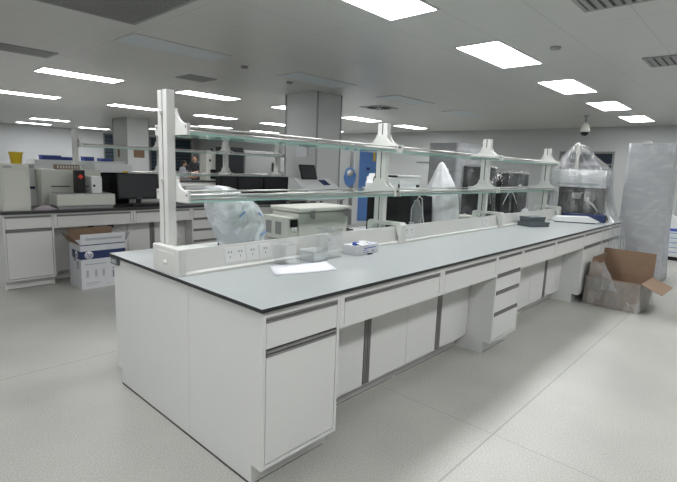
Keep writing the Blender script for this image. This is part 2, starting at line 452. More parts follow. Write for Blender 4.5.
# ------------------------------------------------------------------ cabinets  (local: x along the front, y into the depth, front face at y=0)
TOPZ = .830
def hbar(mb, x0, x1, z0, z1):
    """recessed aluminium channel handle along a drawer top"""
    h = z1 - z0
    mb.box(x0, x1, .004, .02, z0, z1, mi=1)
    mb.box(x0, x1, -.003, .004, z0, z0 + h * .34, mi=0)
    mb.box(x0, x1, -.003, .004, z0 + h * .52, z0 + h * .86, mi=0)
def vbar(mb, x0, x1, z0, z1):
    w_ = x1 - x0
    mb.box(x0, x1, -.016, -.0005, z0, z1, mi=1)
    mb.box(x0 + w_ * .14, x0 + w_ * .42, -.022, -.016, z0, z1, mi=0)
    mb.box(x0 + w_ * .58, x0 + w_ * .86, -.022, -.016, z0, z1, mi=0)
def drawer(t, x0, x1, z0, z1, lam='lam'):
    d = MB().box(x0, x1, 0, .018, z0, z1 - .028, bev=.0015).build('drawer', lam, t)
    h = MB(); hbar(h, x0, x1, z1 - .028, z1); h.build('handle', ['alu', 'aludark'], d)
def cab_door(t, x0, x1, z0, z1, lam='lam'):
    d = MB().box(x0, x1, 0, .018, z0, z1 - .034, bev=.0015).build('door', lam, t)
    h = MB(); hbar(h, x0, x1, z1 - .034, z1); h.build('handle', ['alu', 'aludark'], d)
def carcass(w, D, z0=.10, z1=TOPZ, kick=True, toe=.07, side=.018, rail=.031):
    b = MB()
    for xa, xb in ((0, side), (w - side, w)):
        if kick: b.poly([(toe, 0), (D, 0), (D, z1), (0, z1), (0, z0), (toe, z0)], 'x', xa, xb)
        else: b.poly([(0, z0), (D, z0), (D, z1), (0, z1)], 'x', xa, xb)
    b.box(side, w - side, D - .012, D, z0, z1)
    b.box(side, w - side, .001, D - .012, z0, z0 + .018)
    b.box(side, w - side, .001, .03, z1 - rail, z1)
    b.box(side, w - side, .02, .03, z0 + .018, z1 - rail, mi=1)
    return b
def kickboard(t, w, z=.10, toe=.07, x0=0.0, lam='lam'):
    k = MB().box(x0, x0 + w, toe, toe + .016, .006, z)
    k.box(x0, x0 + w, toe + .002, toe + .014, 0, .006, mi=1)
    k.build('kickboard', [lam, 'gap'], t)
def cab_drawer_door(name, label, x, y, w, D=.60, rz=0, group=None, lam='lam', ndoor=1, strip=None):
    t = thing(name, label, 'lab cabinet', (x, y, 0), rz, group)
    carcass(w, D).build('body', [lam, 'gap'], t)
    if strip is not None:      # black strip along the foot of the side panel
        MB().box(strip - .003, strip + .003, .07, D, 0, .009).build('floor_strip', 'gap', t)
    kickboard(t, w - .036, x0=.018, lam=lam)
    drawer(t, .021, w - .021, .660, .804, lam)
    g = (w - .042) / ndoor
    for k in range(ndoor): cab_door(t, .021 + k * g + .001, .021 + (k + 1) * g - .001, .125, .656, lam)
    return t
def cab_pedestal(name, label, x, y, w, D=.752, rz=0, group=None, lam='lam', z=((.660, .804), (.522, .656), (.348, .518), (.125, .344))):
    t = thing(name, label, 'lab cabinet', (x, y, 0), rz, group)
    carcass(w, D).build('body', [lam, 'gap'], t)
    kickboard(t, w - .036, x0=.018, lam=lam)
    for a, b in z: drawer(t, .021, w - .021, a, b, lam)
    return t
def cab_apron(name, label, x, y, w, D=.5, rz=0, group=None, lam='lam', n=1, bottom=.645):
    t = thing(name, label, 'lab drawer unit', (x, y, 0), rz, group)
    carcass(w, D, z0=bottom, kick=False, side=.03).build('body', [lam, 'gap'], t)
    g = (w - .066) / n
    for k in range(n): drawer(t, .033 + k * g + .0008, .033 + (k + 1) * g - .0008, bottom + .004, .804, lam)
    return t
def cab_recess(name, label, x, y, w, D=.52, rz=0, group=None, lam='lam', hx=None, top=.644):
    t = thing(name, label, 'lab cabinet', (x, y, 0), rz, group)
    carcass(w, D, z1=top, rail=.018).build('body', [lam, 'gap'], t)
    kickboard(t, w - .036, x0=.018, lam=lam)
    hx = w / 2 if hx is None else hx
    d1 = MB().box(.0008, hx - .034, -.018, -.0005, .118, top - .012, bev=.0008).build('door', lam, t)
    d2 = MB().box(hx + .034, w - .0008, -.018, -.0005, .118, top - .012, bev=.0015).build('door', lam, t)
    h = MB(); vbar(h, hx - .033, hx, .122, top - .014); h.build('handle', ['alu', 'aludark'], d1)
    h = MB(); vbar(h, hx, hx + .033, .122, top - .014); h.build('handle', ['alu', 'aludark'], d2)
    return t

# --- the long island bench in front
LB, WB = 6.20, 1.55
tp = MB(); tp.box(0, LB, 0, WB, .832, .850, bev=.0012, mi=0)
tp.bm.faces.ensure_lookup_table()
for fc in tp.bm.faces:
    fc.normal_update()
    fc.material_index = 1 if fc.normal.z > .9 else 0
tag(tp.build('bench_worktop', ['blackedge', 'top']), 'long grey worktop with thin black edge on the white island bench', 'worktop')
G = 'cabinets on the front of the long bench'
cab_drawer_door('base_cabinet', 'white cabinet with drawer over door at the near corner of the long bench', .02, .02, .478, group=G, strip=0)
cab_apron('drawer_unit', 'wide white drawer unit with grey handle next to the near corner cabinet', .50, .02, .968, group=G)
cab_apron('drawer_unit', 'wide white drawer unit over the knee space left of the drawer pedestal', 1.47, .02, .818, group=G)
cab_pedestal('drawer_pedestal', 'narrow white pedestal of four drawers in the middle of the bench front', 2.29, .02, .488, group=G)
cab_apron('drawer_unit', 'white drawer unit just right of the four drawer pedestal', 2.78, .02, .818, group=G)
cab_apron('drawer_unit', 'white drawer unit second to the right of the four drawer pedestal', 3.60, .02, .928, group=G)
cab_drawer_door('base_cabinet', 'white drawer and door cabinet behind the open brown carton', 4.53, .02, .75, group=G)
cab_drawer_door('base_cabinet', 'last white bench cabinet, behind the hanging clear plastic', 5.285, .02, .90, group=G)
R_ = 'recessed door cabinets under the long bench'
cab_recess('recessed_cabinet', 'recessed white double door cabinet nearest the camera, with dark vertical handles', .50, .248, .915, hx=.49, group=R_)
cab_recess('recessed_cabinet', 'recessed white double door cabinet left of the four drawer pedestal', 1.4155, .248, .868, hx=.412, group=R_)
cab_recess('recessed_cabinet', 'recessed white cabinet mostly hidden just right of the drawer pedestal', 2.78, .248, .818, hx=.12, group=R_)
cab_recess('recessed_cabinet', 'recessed white double door cabinet at the far knee space beside the brown carton', 3.60, .248, .926, hx=.42, group=R_)
# far side of the bench (faces +y)
B_ = 'cabinets on the far side of the long bench'
for k, (xa, w_) in enumerate(((.02, .478), (.50, .96), (1.465, .96), (2.43, .96), (3.395, .96), (4.36, .96), (5.325, .86))):
    if k == 0:
        t = cab_drawer_door('base_cabinet', 'far half of the bench end, white cabinet side below the back corner', xa + w_, 1.53, w_, rz=pi, group=B_, D=.908, strip=w_)
        jb = MB().box(w_, w_ + .02, 0, .09, .787, .829, bev=.003).build('junction_box', 'slate', t)      # dark box under the worktop corner
        MB().box(w_ + .02, w_ + .023, .015, .075, .796, .82).build('cover', 'igrey', jb)
    else:
        cab_drawer_door('base_cabinet', 'white cabinet on the hidden far side of the long bench', xa + w_, 1.53, w_, rz=pi, group=B_, ndoor=2)
# ------------------------------------------------------------------ reagent rack
def wing_pts(yc, half, zt, h):
    """bell-shaped shelf bracket outline in the y-z plane"""
    pts = [(yc - half, zt - .012), (yc - half, zt + .045)]
    n = 6
    for k in range(n + 1):
        a = (pi / 2) * k / n
        pts.append((yc - half + .02 + (half - .02 - .05) * sin(a), zt + .045 + (h - .045) * (1 - cos(a))))
    pts += [(yc + half - (p[0] - (yc - half)), p[1]) for p in pts[::-1]]
    return pts
def rack(name, label, loc, posts, zt, shelves, yc, half, chan, plates, endcap, flat=False):
    t = thing(name, label, 'reagent rack', loc)
    pz = .85
    ca, cb = chan
    x_a, x_b = posts[0], posts[-1] + .06
    # trough
    tr = MB().poly([(ca - .02, pz), (ca - .02, pz + .012), (ca, pz + .02), (ca + .018, pz + .135), (ca + .034, pz + .135), (ca + .022, pz + .012), (cb - .02, pz + .012), (cb - .01, pz + .035), (cb, pz + .035), (cb, pz)], 'x', x_a, x_b)
    tr = tr.build('service_channel', 'rack', t)
    if endcap:
        e = MB().box(x_a - .035, x_a + .012, ca - .01, cb + .01, pz, pz + .14, bev=.004)
        e.box(x_a - .038, x_a - .033, ca + .035, cb - .035, pz + .02, pz + .115, bev=.002)
        e.box(x_a + .012, x_a + .24, ca + .03, ca + .17, pz + .112, pz + .13, bev=.003)
        e = e.build('end_cap', 'rack', t)
        MB().lathe([(.012, 0), (.012, .008), (.006, .012)], 0, 0, 12).build('screw', 'socket', e).matrix_local = Matrix.Translation((x_a - .037, (ca + cb) / 2 - .01, pz + .06)) @ Matrix.Rotation(-pi / 2, 4, 'Y')
    for i, x in enumerate(posts):
        p = MB()
        p.box(x, x + .046, yc - .048, yc - .005, pz + .10, zt, bev=.003)
        p.box(x, x + .046, yc + .005, yc + .048, pz + .10, zt, bev=.003)
        p.box(x + .004, x + .040, yc - .0055, yc + .0055, pz + .10, zt - .004, mi=1)
        p = p.build('post', ['rack', 'aludark'], t)
        if i:
            f_ = MB()
            o_ = [(ca - .045, pz), (ca - .045, pz + .145), (ca - .03, pz + .165), (cb + .03, pz + .165), (cb + .045, pz + .145), (cb + .045, pz),
                  (cb + .022, pz), (cb + .022, pz + .05), (cb - .01, pz + .115), (cb - .03, pz + .137), (ca + .03, pz + .137), (ca + .01, pz + .115), (ca - .018, pz + .05), (ca - .018, pz)]
            f_.poly(o_, 'x', x - .012, x + .058)
            f_.build('foot', 'rack', p)
        for sz in shelves:
            b = MB().poly(wing_pts(yc, half, sz, .125), 'x', x + .046, x + .062)
            if i: b.poly(wing_pts(yc, half, sz, .125), 'x', x - .016, x)
            b.poly([(yc - .012, sz + .09), (yc + .012, sz + .09), (yc + .012, sz + .106), (yc - .012, sz + .106)], 'x', x - .017, x + .063)
            b = b.build('bracket', 'rack', t)
            s = MB()
            for yy in (yc - half + .018, yc + half - .018):
                s.cyl((x - .018 if i else x + .046, yy, sz + .028), (x + .066, yy, sz + .028), .007, seg=10)
            s.build('bolt', 'aludark', b)
    for i in range(len(posts) - 1):
        a, b = posts[i] + .062, posts[i + 1] - .016
        for sz in shelves:
            g = MB().box(a, b, yc - half + .008, yc + half - .008, sz - .010, sz, mi=0)
            g.bm.faces.ensure_lookup_table()
            for fc in g.bm.faces:
                fc.normal_update()
                if abs(fc.normal.y) > .9 or abs(fc.normal.x) > .9: fc.material_index = 1
            g = g.build('glass_shelf', ['glass', 'gedge'], t)
            for sy in (-1, 1):
                r = MB()
                yy = yc + sy * (half - .018)
                r.cyl((a, yy, sz + .028), (b, yy, sz + .028), .0065, seg=10)
                if not flat: r.box(a, b, yy - .005, yy + .005, sz + .001, sz + .010)
                r.build('guard_rail', 'steel', g)
    for (xa, xb, side) in plates:
        q = MB()
        q.box(0, xb - xa, -.006, .004, .012, .098, bev=.003)
        pl = q.build('socket_plate', 'socket', tr)
        pl.matrix_local = Matrix.Translation((xa, ca + .002, pz + .022)) @ Matrix.Rotation(radians(-8.9), 4, 'X')
        h = MB()
        n = max(1, round((xb - xa) / .09))
        for k in range(n):
            cx = (xb - xa) * (k + .5) / n
            for dx in (-.009, .009):
                h.box(cx + dx - .003, cx + dx + .003, -.0068, -.005, .066, .076)
            h.box(cx - .002, cx + .002, -.0068, -.005, .04, .05)
        h.build('socket_holes', 'gap', pl)
    return t
rack('reagent_rack', 'ivory reagent rack with two tiers of glass shelves on the long grey worktop', (0, 0, 0),
     [.05, 1.92, 3.79, 5.66], 1.80, [1.235, 1.585], .918, .172, (.715, .975),
     [(.30, .44, 0), (.445, .535, 0), (.54, .63, 0), (2.03, 2.17, 0), (3.45, 3.58, 0)], True)

# ------------------------------------------------------------------ things on the long worktop, front
Z = .85
t = MB(); n = 9
rows = []
for j in range(5):
    rows.append([((-.19 + .38 * i / (n - 1)) + .05 * (j / 4 - .5), -.115 + .23 * j / 4, .0018 + .004 * (noise.noise((i * .5, j * .5, 2)) + .6) * (abs(i / (n - 1) - .5) * 2) ** 2) for i in range(n)])
t.loft(rows, closed=False)
o = centred(t, 'paper_sheet', 'paper', 'white paper sheet lying flat on the worktop in front of the clear boxes', 'paper', (.665, .475, Z), rz=radians(-18))
sm = o.modifiers.new('thick', 'SOLIDIFY'); sm.thickness = .0008

def clear_box(name, label, x, y, w, d, h, rz, th=.004, lid=False, mat='acryl'):
    t = thing(name, label, 'clear box', (x, y, Z), rz)
    b = MB()
    b.box(-w / 2, w / 2, -d / 2, -d / 2 + th, 0, h).box(-w / 2, w / 2, d / 2 - th, d / 2, 0, h)
    b.box(-w / 2, -w / 2 + th, -d / 2 + th, d / 2 - th, 0, h).box(w / 2 - th, w / 2, -d / 2 + th, d / 2 - th, 0, h)
    b.box(-w / 2 + th, w / 2 - th, -d / 2 + th, d / 2 - th, 0, th)
    b.build('walls', mat, t)
    r = MB()
    for x0, x1, y0, y1 in ((-w / 2, w / 2, -d / 2 - .002, -d / 2 + .003), (-w / 2, w / 2, d / 2 - .003, d / 2 + .002), (-w / 2 - .002, -w / 2 + .003, -d / 2, d / 2), (w / 2 - .003, w / 2 + .002, -d / 2, d / 2)):
        r.box(x0, x1, y0, y1, h - .002, h + .003)
    r.build('rim', 'acrylm', t)
    if lid: MB().box(-w / 2 - .003, w / 2 + .003, -d / 2 - .003, d / 2 + .003, h + .003, h + .012, bev=.002).build('lid', 'acrylm', t)
    return t
clear_box('acrylic_box', 'small clear open acrylic box left of the paper, by the sockets', .665, .63, .085, .10, .125, .1)
clear_box('acrylic_box', 'low frosted clear box behind the paper sheet', .885, .61, .13, .12, .06, .1, lid=True, mat='acrylm')
clear_box('acrylic_box', 'tall clear open acrylic box right of the low frosted one', 1.045, .63, .14, .10, .19, .05)

t = thing('glove_box', 'small white carton with blue printing in front of the second rack post', 'carton', (1.34, .607, Z), radians(5))
MB().box(-.125, .125, -.065, .065, 0, .065, bev=.002).build('carton', 'cardw', t)
fl = MB().poly([(-.08, .0655), (-.02, .082), (-.02, .085), (-.08, .069)], 'x', -.10, -.01).box(-.005, .05, -.03, .03, .0655, .078, bev=.004)
fl.build('torn_flap', 'cardw', t)
pr = MB()
for x0, x1, z0, z1 in ((-.05, .09, .040, .046), (-.06, -.02, .03, .034), (.05, .065, .012, .024), (-.06, .0, .014, .018)): pr.box(x0, x1, -.0662, -.0648, z0, z1)
for x0, x1, y0, y1 in ((-.11, -.092, -.03, -.005), (-.078, -.062, -.03, -.005), (.02, .11, -.045, -.04), (.03, .09, -.025, -.019)): pr.box(x0, x1, y0, y1, .0652, .0858 if x0 < -.05 else .0662)
pr.build('printing', 'inkblue', t)
centred(MB().box(-.02, .02, -.008, .008, 0, .008, bev=.002), 'marker_cap', 'black', 'tiny black cap lying at the foot of the blue printed carton', 'cap', (1.345, .528, Z))

# grey boxes at the far end
for k, (dx, dy, dz, w_, d_, h_, lab) in enumerate(((0, 0, 0, .29, .20, .052, 'dark slate plastic tray box at far end of worktop, lower of two'),
                                                   (-.01, .01, .052, .23, .16, .06, 'dark slate plastic box stacked on the flat slate tray'))):
    t = thing('tip_box', lab, 'plastic box', (4.34 + dx, .53 + dy, Z + dz), radians(-22))
    MB().box(-w_ / 2, w_ / 2, -d_ / 2, d_ / 2, 0, h_ * .55, bev=.004).build('base', 'slate', t)
    MB().box(-w_ / 2 - .004, w_ / 2 + .004, -d_ / 2 - .004, d_ / 2 + .004, h_ * .58, h_, bev=.004).build('lid', 'slate', t)

# white wedge tray / keyboard shaped cover, with blue bar behind
t = thing('instrument_tray', 'white wedge shaped tray on the far worktop in front of the covered machine', 'tray', (5.34, .385, Z), radians(-62))
MB().poly([(-.24, .012), (-.22, .07), (.17, .08), (.28, .030), (.24, .012)], 'y', -.11, .11).build('shell', 'instr2', t)
MB().box(-.23, .23, -.10, .10, 0, .012).build('base', 'black', t)
t = thing('blue_bar', 'dark blue bar lying behind the white wedge tray under the covered machine', 'bar', (5.60, .34, Z), radians(-78))
MB().box(-.25, .25, -.03, .03, 0, .10, bev=.008).build('bar', 'navy', t)
MB().box(-.26, -.25, -.03, .03, .01, .11).box(.25, .26, -.03, .03, .01, .11).build('end_cap', 'black2', t)
# crumpled white wrapping
m = MB(); rng = random.Random(3)
rings = []
for j in range(7):
    u = j / 6; r_ = .045 * (1 - u) ** .5 + .01
    rings.append([(r_ * 1.5 * cos(a) * (1 + .25 * noise.noise((cos(a) * 2, sin(a) * 2, j * .8))), r_ * sin(a) * (1 + .25 * noise.noise((cos(a) * 3, sin(a) * 3, j + 5))), .002 + .11 * u * (1 + .3 * noise.noise((cos(a), sin(a), j)))) for a in [2 * pi * k / 22 for k in range(22)]])
m.loft(rings, cap=True, smooth=False)
centred(m, 'crumpled_wrapping', 'filmwhite', 'crumpled white wrapping at the foot of the last rack post', 'wrapping', (5.02, 1.02 - .0, Z + .0), rz=-.5)
bpy.data.objects['crumpled_wrapping'].location = (5.46, 1.075, Z)

# ------------------------------------------------------------------ things on the far half of the long worktop
# instrument under a bluish plastic bag
def bag(rings, name, mats, label, cat, loc, wr=.02, seed=0.0, parent=None):
    pass
t = thing('bagged_microscope', 'instrument in a bluish translucent plastic bag standing behind the near glass shelf', 'covered instrument', (.775, 1.25, Z), radians(14))
i_ = MB(); i_.box(-.12, .10, -.10, .10, 0, .05, bev=.012).build('base', 'black2', t)
MB().poly([(-.12, .05), (-.02, .05), (.02, .22), (.06, .30), (-.02, .36), (-.16, .34), (-.14, .25)], 'y', -.05, .05).build('body', 'instr2', t)
MB().box(-.04, .10, -.05, .05, .15, .18, bev=.005).build('stage', 'black', t)
MB().cyl((-.12, 0, .33), (-.20, 0, .39), .03).cyl((.02, 0, .30), (.02, 0, .21), .022).build('eyepiece', 'igrey', t)
rings = []
prof = [(.002, .150, .125, 0.02), (.06, .165, .135, .015), (.14, .185, .15, .0), (.22, .195, .155, -.035), (.30, .175, .145, -.085), (.36, .14, .12, -.15), (.41, .10, .095, -.20), (.435, .05, .05, -.21), (.44, .008, .008, -.21)]
for j, (z, a_, b_, cx) in enumerate(prof):
    rings.append([(cx + a_ * abs(cos(q)) ** .7 * (1 if cos(q) > 0 else -1) * (1 + .07 * noise.noise((cos(q) * 2, sin(q) * 2, j * .7))),
                   b_ * abs(sin(q)) ** .7 * (1 if sin(q) > 0 else -1) * (1 + .07 * noise.noise((cos(q) * 2, sin(q) * 2, j * .7 + 9))),
                   z + (.02 * noise.noise((cos(q) * 2, sin(q) * 2, 4)) if 0 < j < 7 else 0)) for q in [2 * pi * k / 40 for k in range(40)]])
bg = MB().loft(rings); bgo = bg.build('plastic_bag', 'filmblue', t)
pr = MB()
for (x, z, w_, rr) in ((-.15, .26, .06, .5), (.07, .11, .07, .3), (.03, .25, .04, -.6)):
    MB().box(-w_ / 2, w_ / 2, -.002, .002, -.005, .005, mat=Matrix.Translation((x, -.153, z)) @ Matrix.Rotation(-rr, 4, 'Y')).build('blue_print', 'bluelt', bgo)
m = MB().tube([(0, 0, .006), (.06, .03, .006), (.11, -.02, .03), (.17, .03, .006), (.24, .0, .006)], .006, 8)
centred(m, 'power_cable', 'black', 'short black cable lying on the worktop left of the bagged instrument', 'cable', (.36, 1.16, Z), rz=.3)

# shaker / water bath box with lid
t = thing('incubator_box', 'ivory benchtop incubator with overhanging lid behind the clear boxes', 'lab instrument', (0, 0, Z))
bx = MB().box(1.305, 1.87, 1.22, 1.545, .0, .222, bev=.006).build('body', 'instr', t)
cx_ = MB().box(1.205, 1.304, 1.225, 1.535, .012, .19, bev=.005).build('control_unit', 'instr', t)
v = MB()
for yy in (1.31, 1.43):
    v.box(1.2015, 1.206, yy, yy + .07, .05, .15)
v.build('side_vents', 'vent', cx_)
MB().box(1.22, 1.29, 1.215, 1.226, .115, .175, bev=.002).build('switch_panel', 'black', cx_)
MB().cyl((1.237, 1.213, .115), (1.237, 1.208, .075), .006, seg=8).cyl((1.267, 1.213, .115), (1.267, 1.208, .075), .006, seg=8).build('switch_lever', 'socket', cx_)
lid = MB().box(1.285, 1.895, 1.19, 1.548, .228, .262, bev=.008).build('lid', 'instr', t)
for x in (1.40, 1.80):
    MB().box(x, x + .05, 1.183, 1.19, .185, .245, bev=.003).box(x + .012, x + .038, 1.176, 1.184, .175, .215, bev=.002).build('clasp', 'alu', lid)

# dark plinth/cable tray under second post (dark block right of the incubator)
t = thing('power_strip', 'black flat power strip right of the ivory incubator', 'power strip', (1.935, 1.32, Z), 0)
MB().box(-.04, .04, -.09, .09, 0, .05, bev=.006).build('body', 'black', t)
MB().box(-.015, .015, -.06, -.03, .05, .056).box(-.015, .015, .02, .05, .05, .056).build('sockets', 'black2', t)

# white-topped analyser with black lower front
t = thing('plate_reader', 'white topped analyser with black lower front behind the second rack post', 'lab instrument', (0, 0, Z))
MB().box(2.28, 2.74, 1.16, 1.34, 0, .37, bev=.008).build('black_front', 'black', t)
up = MB().box(2.30, 2.86, 1.14, 1.38, .372, .515, bev=.012).build('upper_body', 'instr2', t)
MB().box(2.50, 2.78, 1.133, 1.141, .385, .475, bev=.003).build('hatch', 'instr2', up)
MB().box(2.485, 2.50, 1.130, 1.140, .41, .45).build('latch', 'black', up)
MB().box(2.78, 2.82, 1.122, 1.141, .42, .445, bev=.003).build('latch', 'black', up)
MB().box(2.46, 2.88, 1.13, 1.39, .516, .534, bev=.005).build('lid', 'socket', t)
MB().box(2.36, 2.46, 1.13, 1.18, .516, .534, bev=.004).build('lid_hinge', 'black', t)
MB().poly([(2.16, .36), (2.16, .46), (2.19, .49), (2.21, .545), (2.30, .545), (2.30, .36)], 'y', 1.17, 1.27).build('side_hopper', 'instr2', t)
MB().poly([(2.12, .405), (2.165, .405), (2.165, .49), (2.195, .52), (2.195, .565), (2.295, .565), (2.295, .585), (2.175, .585), (2.175, .53), (2.15, .50), (2.15, .425), (2.12, .425)], 'y', 1.162, 1.175).build('hopper_trim', 'black', t)

# clear tubing bottle between the dark screens
t = thing('clear_bottle', 'clear plastic bottle with tubing between the two dark screens', 'bottle', (2.87, 1.17, Z))
MB().lathe([(.055, .0), (.06, .01), (.06, .20), (.03, .26), (.028, .29)], 0, 0, 18).build('bottle', 'acrylm', t)
MB().tube([(0, 0, .29), (.02, -.01, .33), (.06, -.02, .30), (.07, -.03, .15), (.05, -.07, .01)], .006, 8).build('tube', 'socket', t)

def monitor(name, label, loc, rz, w, h, tilt=0.0, lift=.10, group=None, roll=0.0):
    t = thing(name, label, 'monitor', loc, rz, group)
    MB().lathe([(.12, 0), (.12, .012), (.03, .02)], 0, 0, 24).build('stand_base', 'black', t)
    MB().box(-.03, .03, .01, .04, .012, lift + h * .5, bev=.006).build('stand_neck', 'black', t)
    mt = Matrix.Translation((0, 0, lift)) @ Matrix.Rotation(radians(roll), 4, 'Y') @ Matrix.Rotation(radians(-tilt), 4, 'X')
    p = MB().box(-w / 2, w / 2, -.022, .010, 0, h, bev=.006, mat=mt).build('bezel', 'black2', t)
    MB().box(-w / 2 + .018, w / 2 - .018, -.0235, -.0215, .022, h - .018, mat=mt).build('screen', 'screen', p)
    MB().box(-.03, .03, -.0245, -.0225, .008, .012, mat=mt).build('badge', 'ink', p)
    return t
monitor('computer_monitor', 'black tilted screen on the worktop left of the white draped cone', (3.09, 1.28, Z), radians(-20), .33, .30, 12, .035, roll=6)

# white draped cone
def drape(t, name, mat, prof, n=44, sq=1.0, wr=.08, seed=0, sub=True):
    rings = []
    for j, (z, a_, b_, cx, cy) in enumerate(prof):
        rg = []
        for k in range(n):
            q = 2 * pi * k / n
            c_, s_ = cos(q), sin(q)
            m_ = wr * noise.noise((c_ * 2.6 + seed, s_ * 2.6, j * .35)) + wr * .5 * sin(q * 9 + seed)
            rg.append((cx + a_ * abs(c_) ** sq * (1 if c_ > 0 else -1) * (1 + m_), cy + b_ * abs(s_) ** sq * (1 if s_ > 0 else -1) * (1 + m_), z))
        rings.append(rg)
    o = MB().loft(rings).build(name, mat, t)
    return o
t = thing('draped_microscope', 'instrument draped in a white plastic cone behind the third bay of the rack', 'covered instrument', (3.50, 1.27, Z))
MB().box(-.10, .10, -.12, .12, 0, .06, bev=.01).build('base', 'igrey', t)
MB().box(-.05, .05, -.05, .05, .06, .62, bev=.01).build('column', 'igrey', t)
drape(t, 'white_cover', 'filmwhite', [(.003, .20, .19, 0, 0), (.10, .205, .195, 0, 0), (.25, .19, .18, 0, 0), (.38, .17, .16, 0, 0), (.50, .115, .105, 0, 0), (.60, .07, .06, -.02, 0), (.665, .035, .03, -.03, 0), (.69, .006, .006, -.03, 0)], sq=.9, wr=.07)
t = thing('round_dish', 'small round pale dish right of the white draped cone', 'dish', (3.93, 1.19, Z))
MB().lathe([(.05, 0), (.09, .02), (.10, .075), (.09, .085), (.02, .085)], 0, 0, 24).build('dish', 'instr', t)
MB().lathe([(.03, .085), (.012, .10)], 0, 0, 16).build('knob', 'instr', t)

# dark instruments in clear bags between third and fourth post
def bagged(name, label, loc, rz, w, d, h, peak, seed):
    t = thing(name, label, 'covered instrument', loc, rz)
    MB().box(-w / 2, w / 2, -d / 2, d / 2, .02, h, bev=.01).build('body', 'black', t)
    fr = MB().box(-w / 2 + .04, w / 2 - .04, -d / 2 - .006, -d / 2 + .002, h * .45, h - .05, bev=.003).build('front_panel', 'screen', t)
    MB().box(-w * .30, -w * .12, -d / 2 - .010, -d / 2 - .005, h * .55, h * .62).box(w * .1, w * .22, -d / 2 - .010, -d / 2 - .005, h * .7, h * .74).build('indicator_label', 'socket', fr)
    ft = MB()
    for sx in (-1, 1):
        for sy in (-1, 1): ft.cyl((sx * (w / 2 - .04), sy * (d / 2 - .04), 0), (sx * (w / 2 - .04), sy * (d / 2 - .04), .022), .018)
    ft.build('rubber_feet', 'black2', t)
    pts = [(-w * .45 + w * .5 * k / 10, -d / 2 - .02, h * .30 + .28 * sin(pi * k / 10) * h) for k in range(11)]
    MB().tube(pts, .006, 8).build('cable', 'socket', t)
    drape(t, 'clear_bag', 'film2', [(.004, w * .56, d * .64, 0, 0), (h * .3, w * .555, d * .62, 0, 0), (h * .7, w * .55, d * .60, 0, 0), (h * 1.0, w * .54, d * .58, 0, 0), (h * 1.02, w * .50, d * .54, 0, 0), (h * 1.02 + peak * .7, w * .22, d * .30, .06, 0), (h * 1.02 + peak * .9, w * .12, d * .18, .08, 0), (h * 1.02 + peak, w * .03, d * .05, .08, 0)], sq=.25, wr=.045, seed=seed)
    return t
bagged('bagged_analyser', 'black analyser in a clear plastic bag behind the third rack post', (4.50, 1.325, Z), 0, .30, .30, .66, .03, 1.3)
bagged('bagged_chromatograph', 'black instrument under a shiny clear bag between the last two rack posts', (5.30, 1.325, Z), 0, .90, .30, .60, .05, 4.1)
t = thing('flat_tray', 'black tray with a white rim on the far side behind the slate boxes', 'tray', (4.86, 1.075, Z))
MB().box(-.20, .20, -.045, .045, .0, .055, bev=.006).build('tray', 'black', t)
MB().box(-.205, .205, -.051, -.045, .05, .064).box(-.205, .205, .045, .051, .05, .064).box(-.205, -.199, -.05, .05, .05, .064).box(.199, .205, -.05, .05, .05, .064).build('rim', 'socket', t)

# ------------------------------------------------------------------ the covered machine at the end of the bench
t = thing('covered_machine', 'tall machine under a clear plastic tent at the far end of the long bench', 'covered machine', (5.92, .50, Z))
MB().box(-.14, .18, -.34, .34, 0, .06, bev=.008).build('base', 'black2', t)
MB().box(.02, .18, -.30, .30, .06, .48, bev=.008).build('rear_column', 'black2', t)
hd = MB().box(-.14, .20, -.30, .355, .44, .675, bev=.015).build('head', 'machine', t)
MB().box(-.146, -.138, -.25, .28, .47, .50).build('head_strip', 'igrey', hd)
MB().cyl((.02, .10, .675), (.02, .10, 1.03), .02).build('lamp_post', 'instr', t)
tl = MB().lathe([(.05, .24), (.07, .30), (.06, .38), (.03, .44)], -.02, -.12, 16).box(-.06, .04, -.02, .10, .28, .36, bev=.01).build('tool_head', 'alu', t)
MB().tube([(-.03, -.12, .26), (-.08, -.20, .20), (-.09, -.26, .12), (-.06, -.2, .07)], .012, 8).build('hose', 'instr', tl)
n = 64
def rect_ring(x0, x1, y0, y1, z, wr, seed, zf=None):
    rg = []
    for k in range(n):
        u = k / n * 4; s_ = int(u); f_ = u - s_
        if s_ == 0: x, y, nx, ny = x0, y1 + (y0 - y1) * f_, -1, 0
        elif s_ == 1: x, y, nx, ny = x0 + (x1 - x0) * f_, y0, 0, -1
        elif s_ == 2: x, y, nx, ny = x1, y0 + (y1 - y0) * f_, 1, 0
        else: x, y, nx, ny = x1 + (x0 - x1) * f_, y1, 0, 1
        d = wr * (noise.noise((x * 6 + seed, y * 6, z * 1.5)) + .6 * sin(k * 1.7 + seed))
        zz = z if zf is None else zf(x, y, s_)
        rg.append((x + nx * d, y + ny * d, zz))
    return rg
rings = [[(0.0 + .005 * cos(2 * pi * k / n), .11 + .005 * sin(2 * pi * k / n), 1.055) for k in range(n)],
         rect_ring(-.02, .06, .0, .16, 1.00, .014, 1), rect_ring(-.07, .12, -.10, .26, .87, .034, 1),
         rect_ring(-.12, .19, -.25, .31, .74, .03, 1), rect_ring(-.155, .215, -.32, .375, .675, .006, 3),
         rect_ring(-.16, .22, -.33, .38, .55, .018, 4), rect_ring(-.17, .225, -.345, .385, .40, .026, 4),
         rect_ring(-.18, .23, -.39, .385, .20, .026, 4), rect_ring(-.185, .235, -.44, .385, .07, .01, 7),
         rect_ring(-.19, .24, -.495, .385, .012, .004, 8)]
film = MB().loft(rings)
film = film.build('plastic_tent', 'film', t)
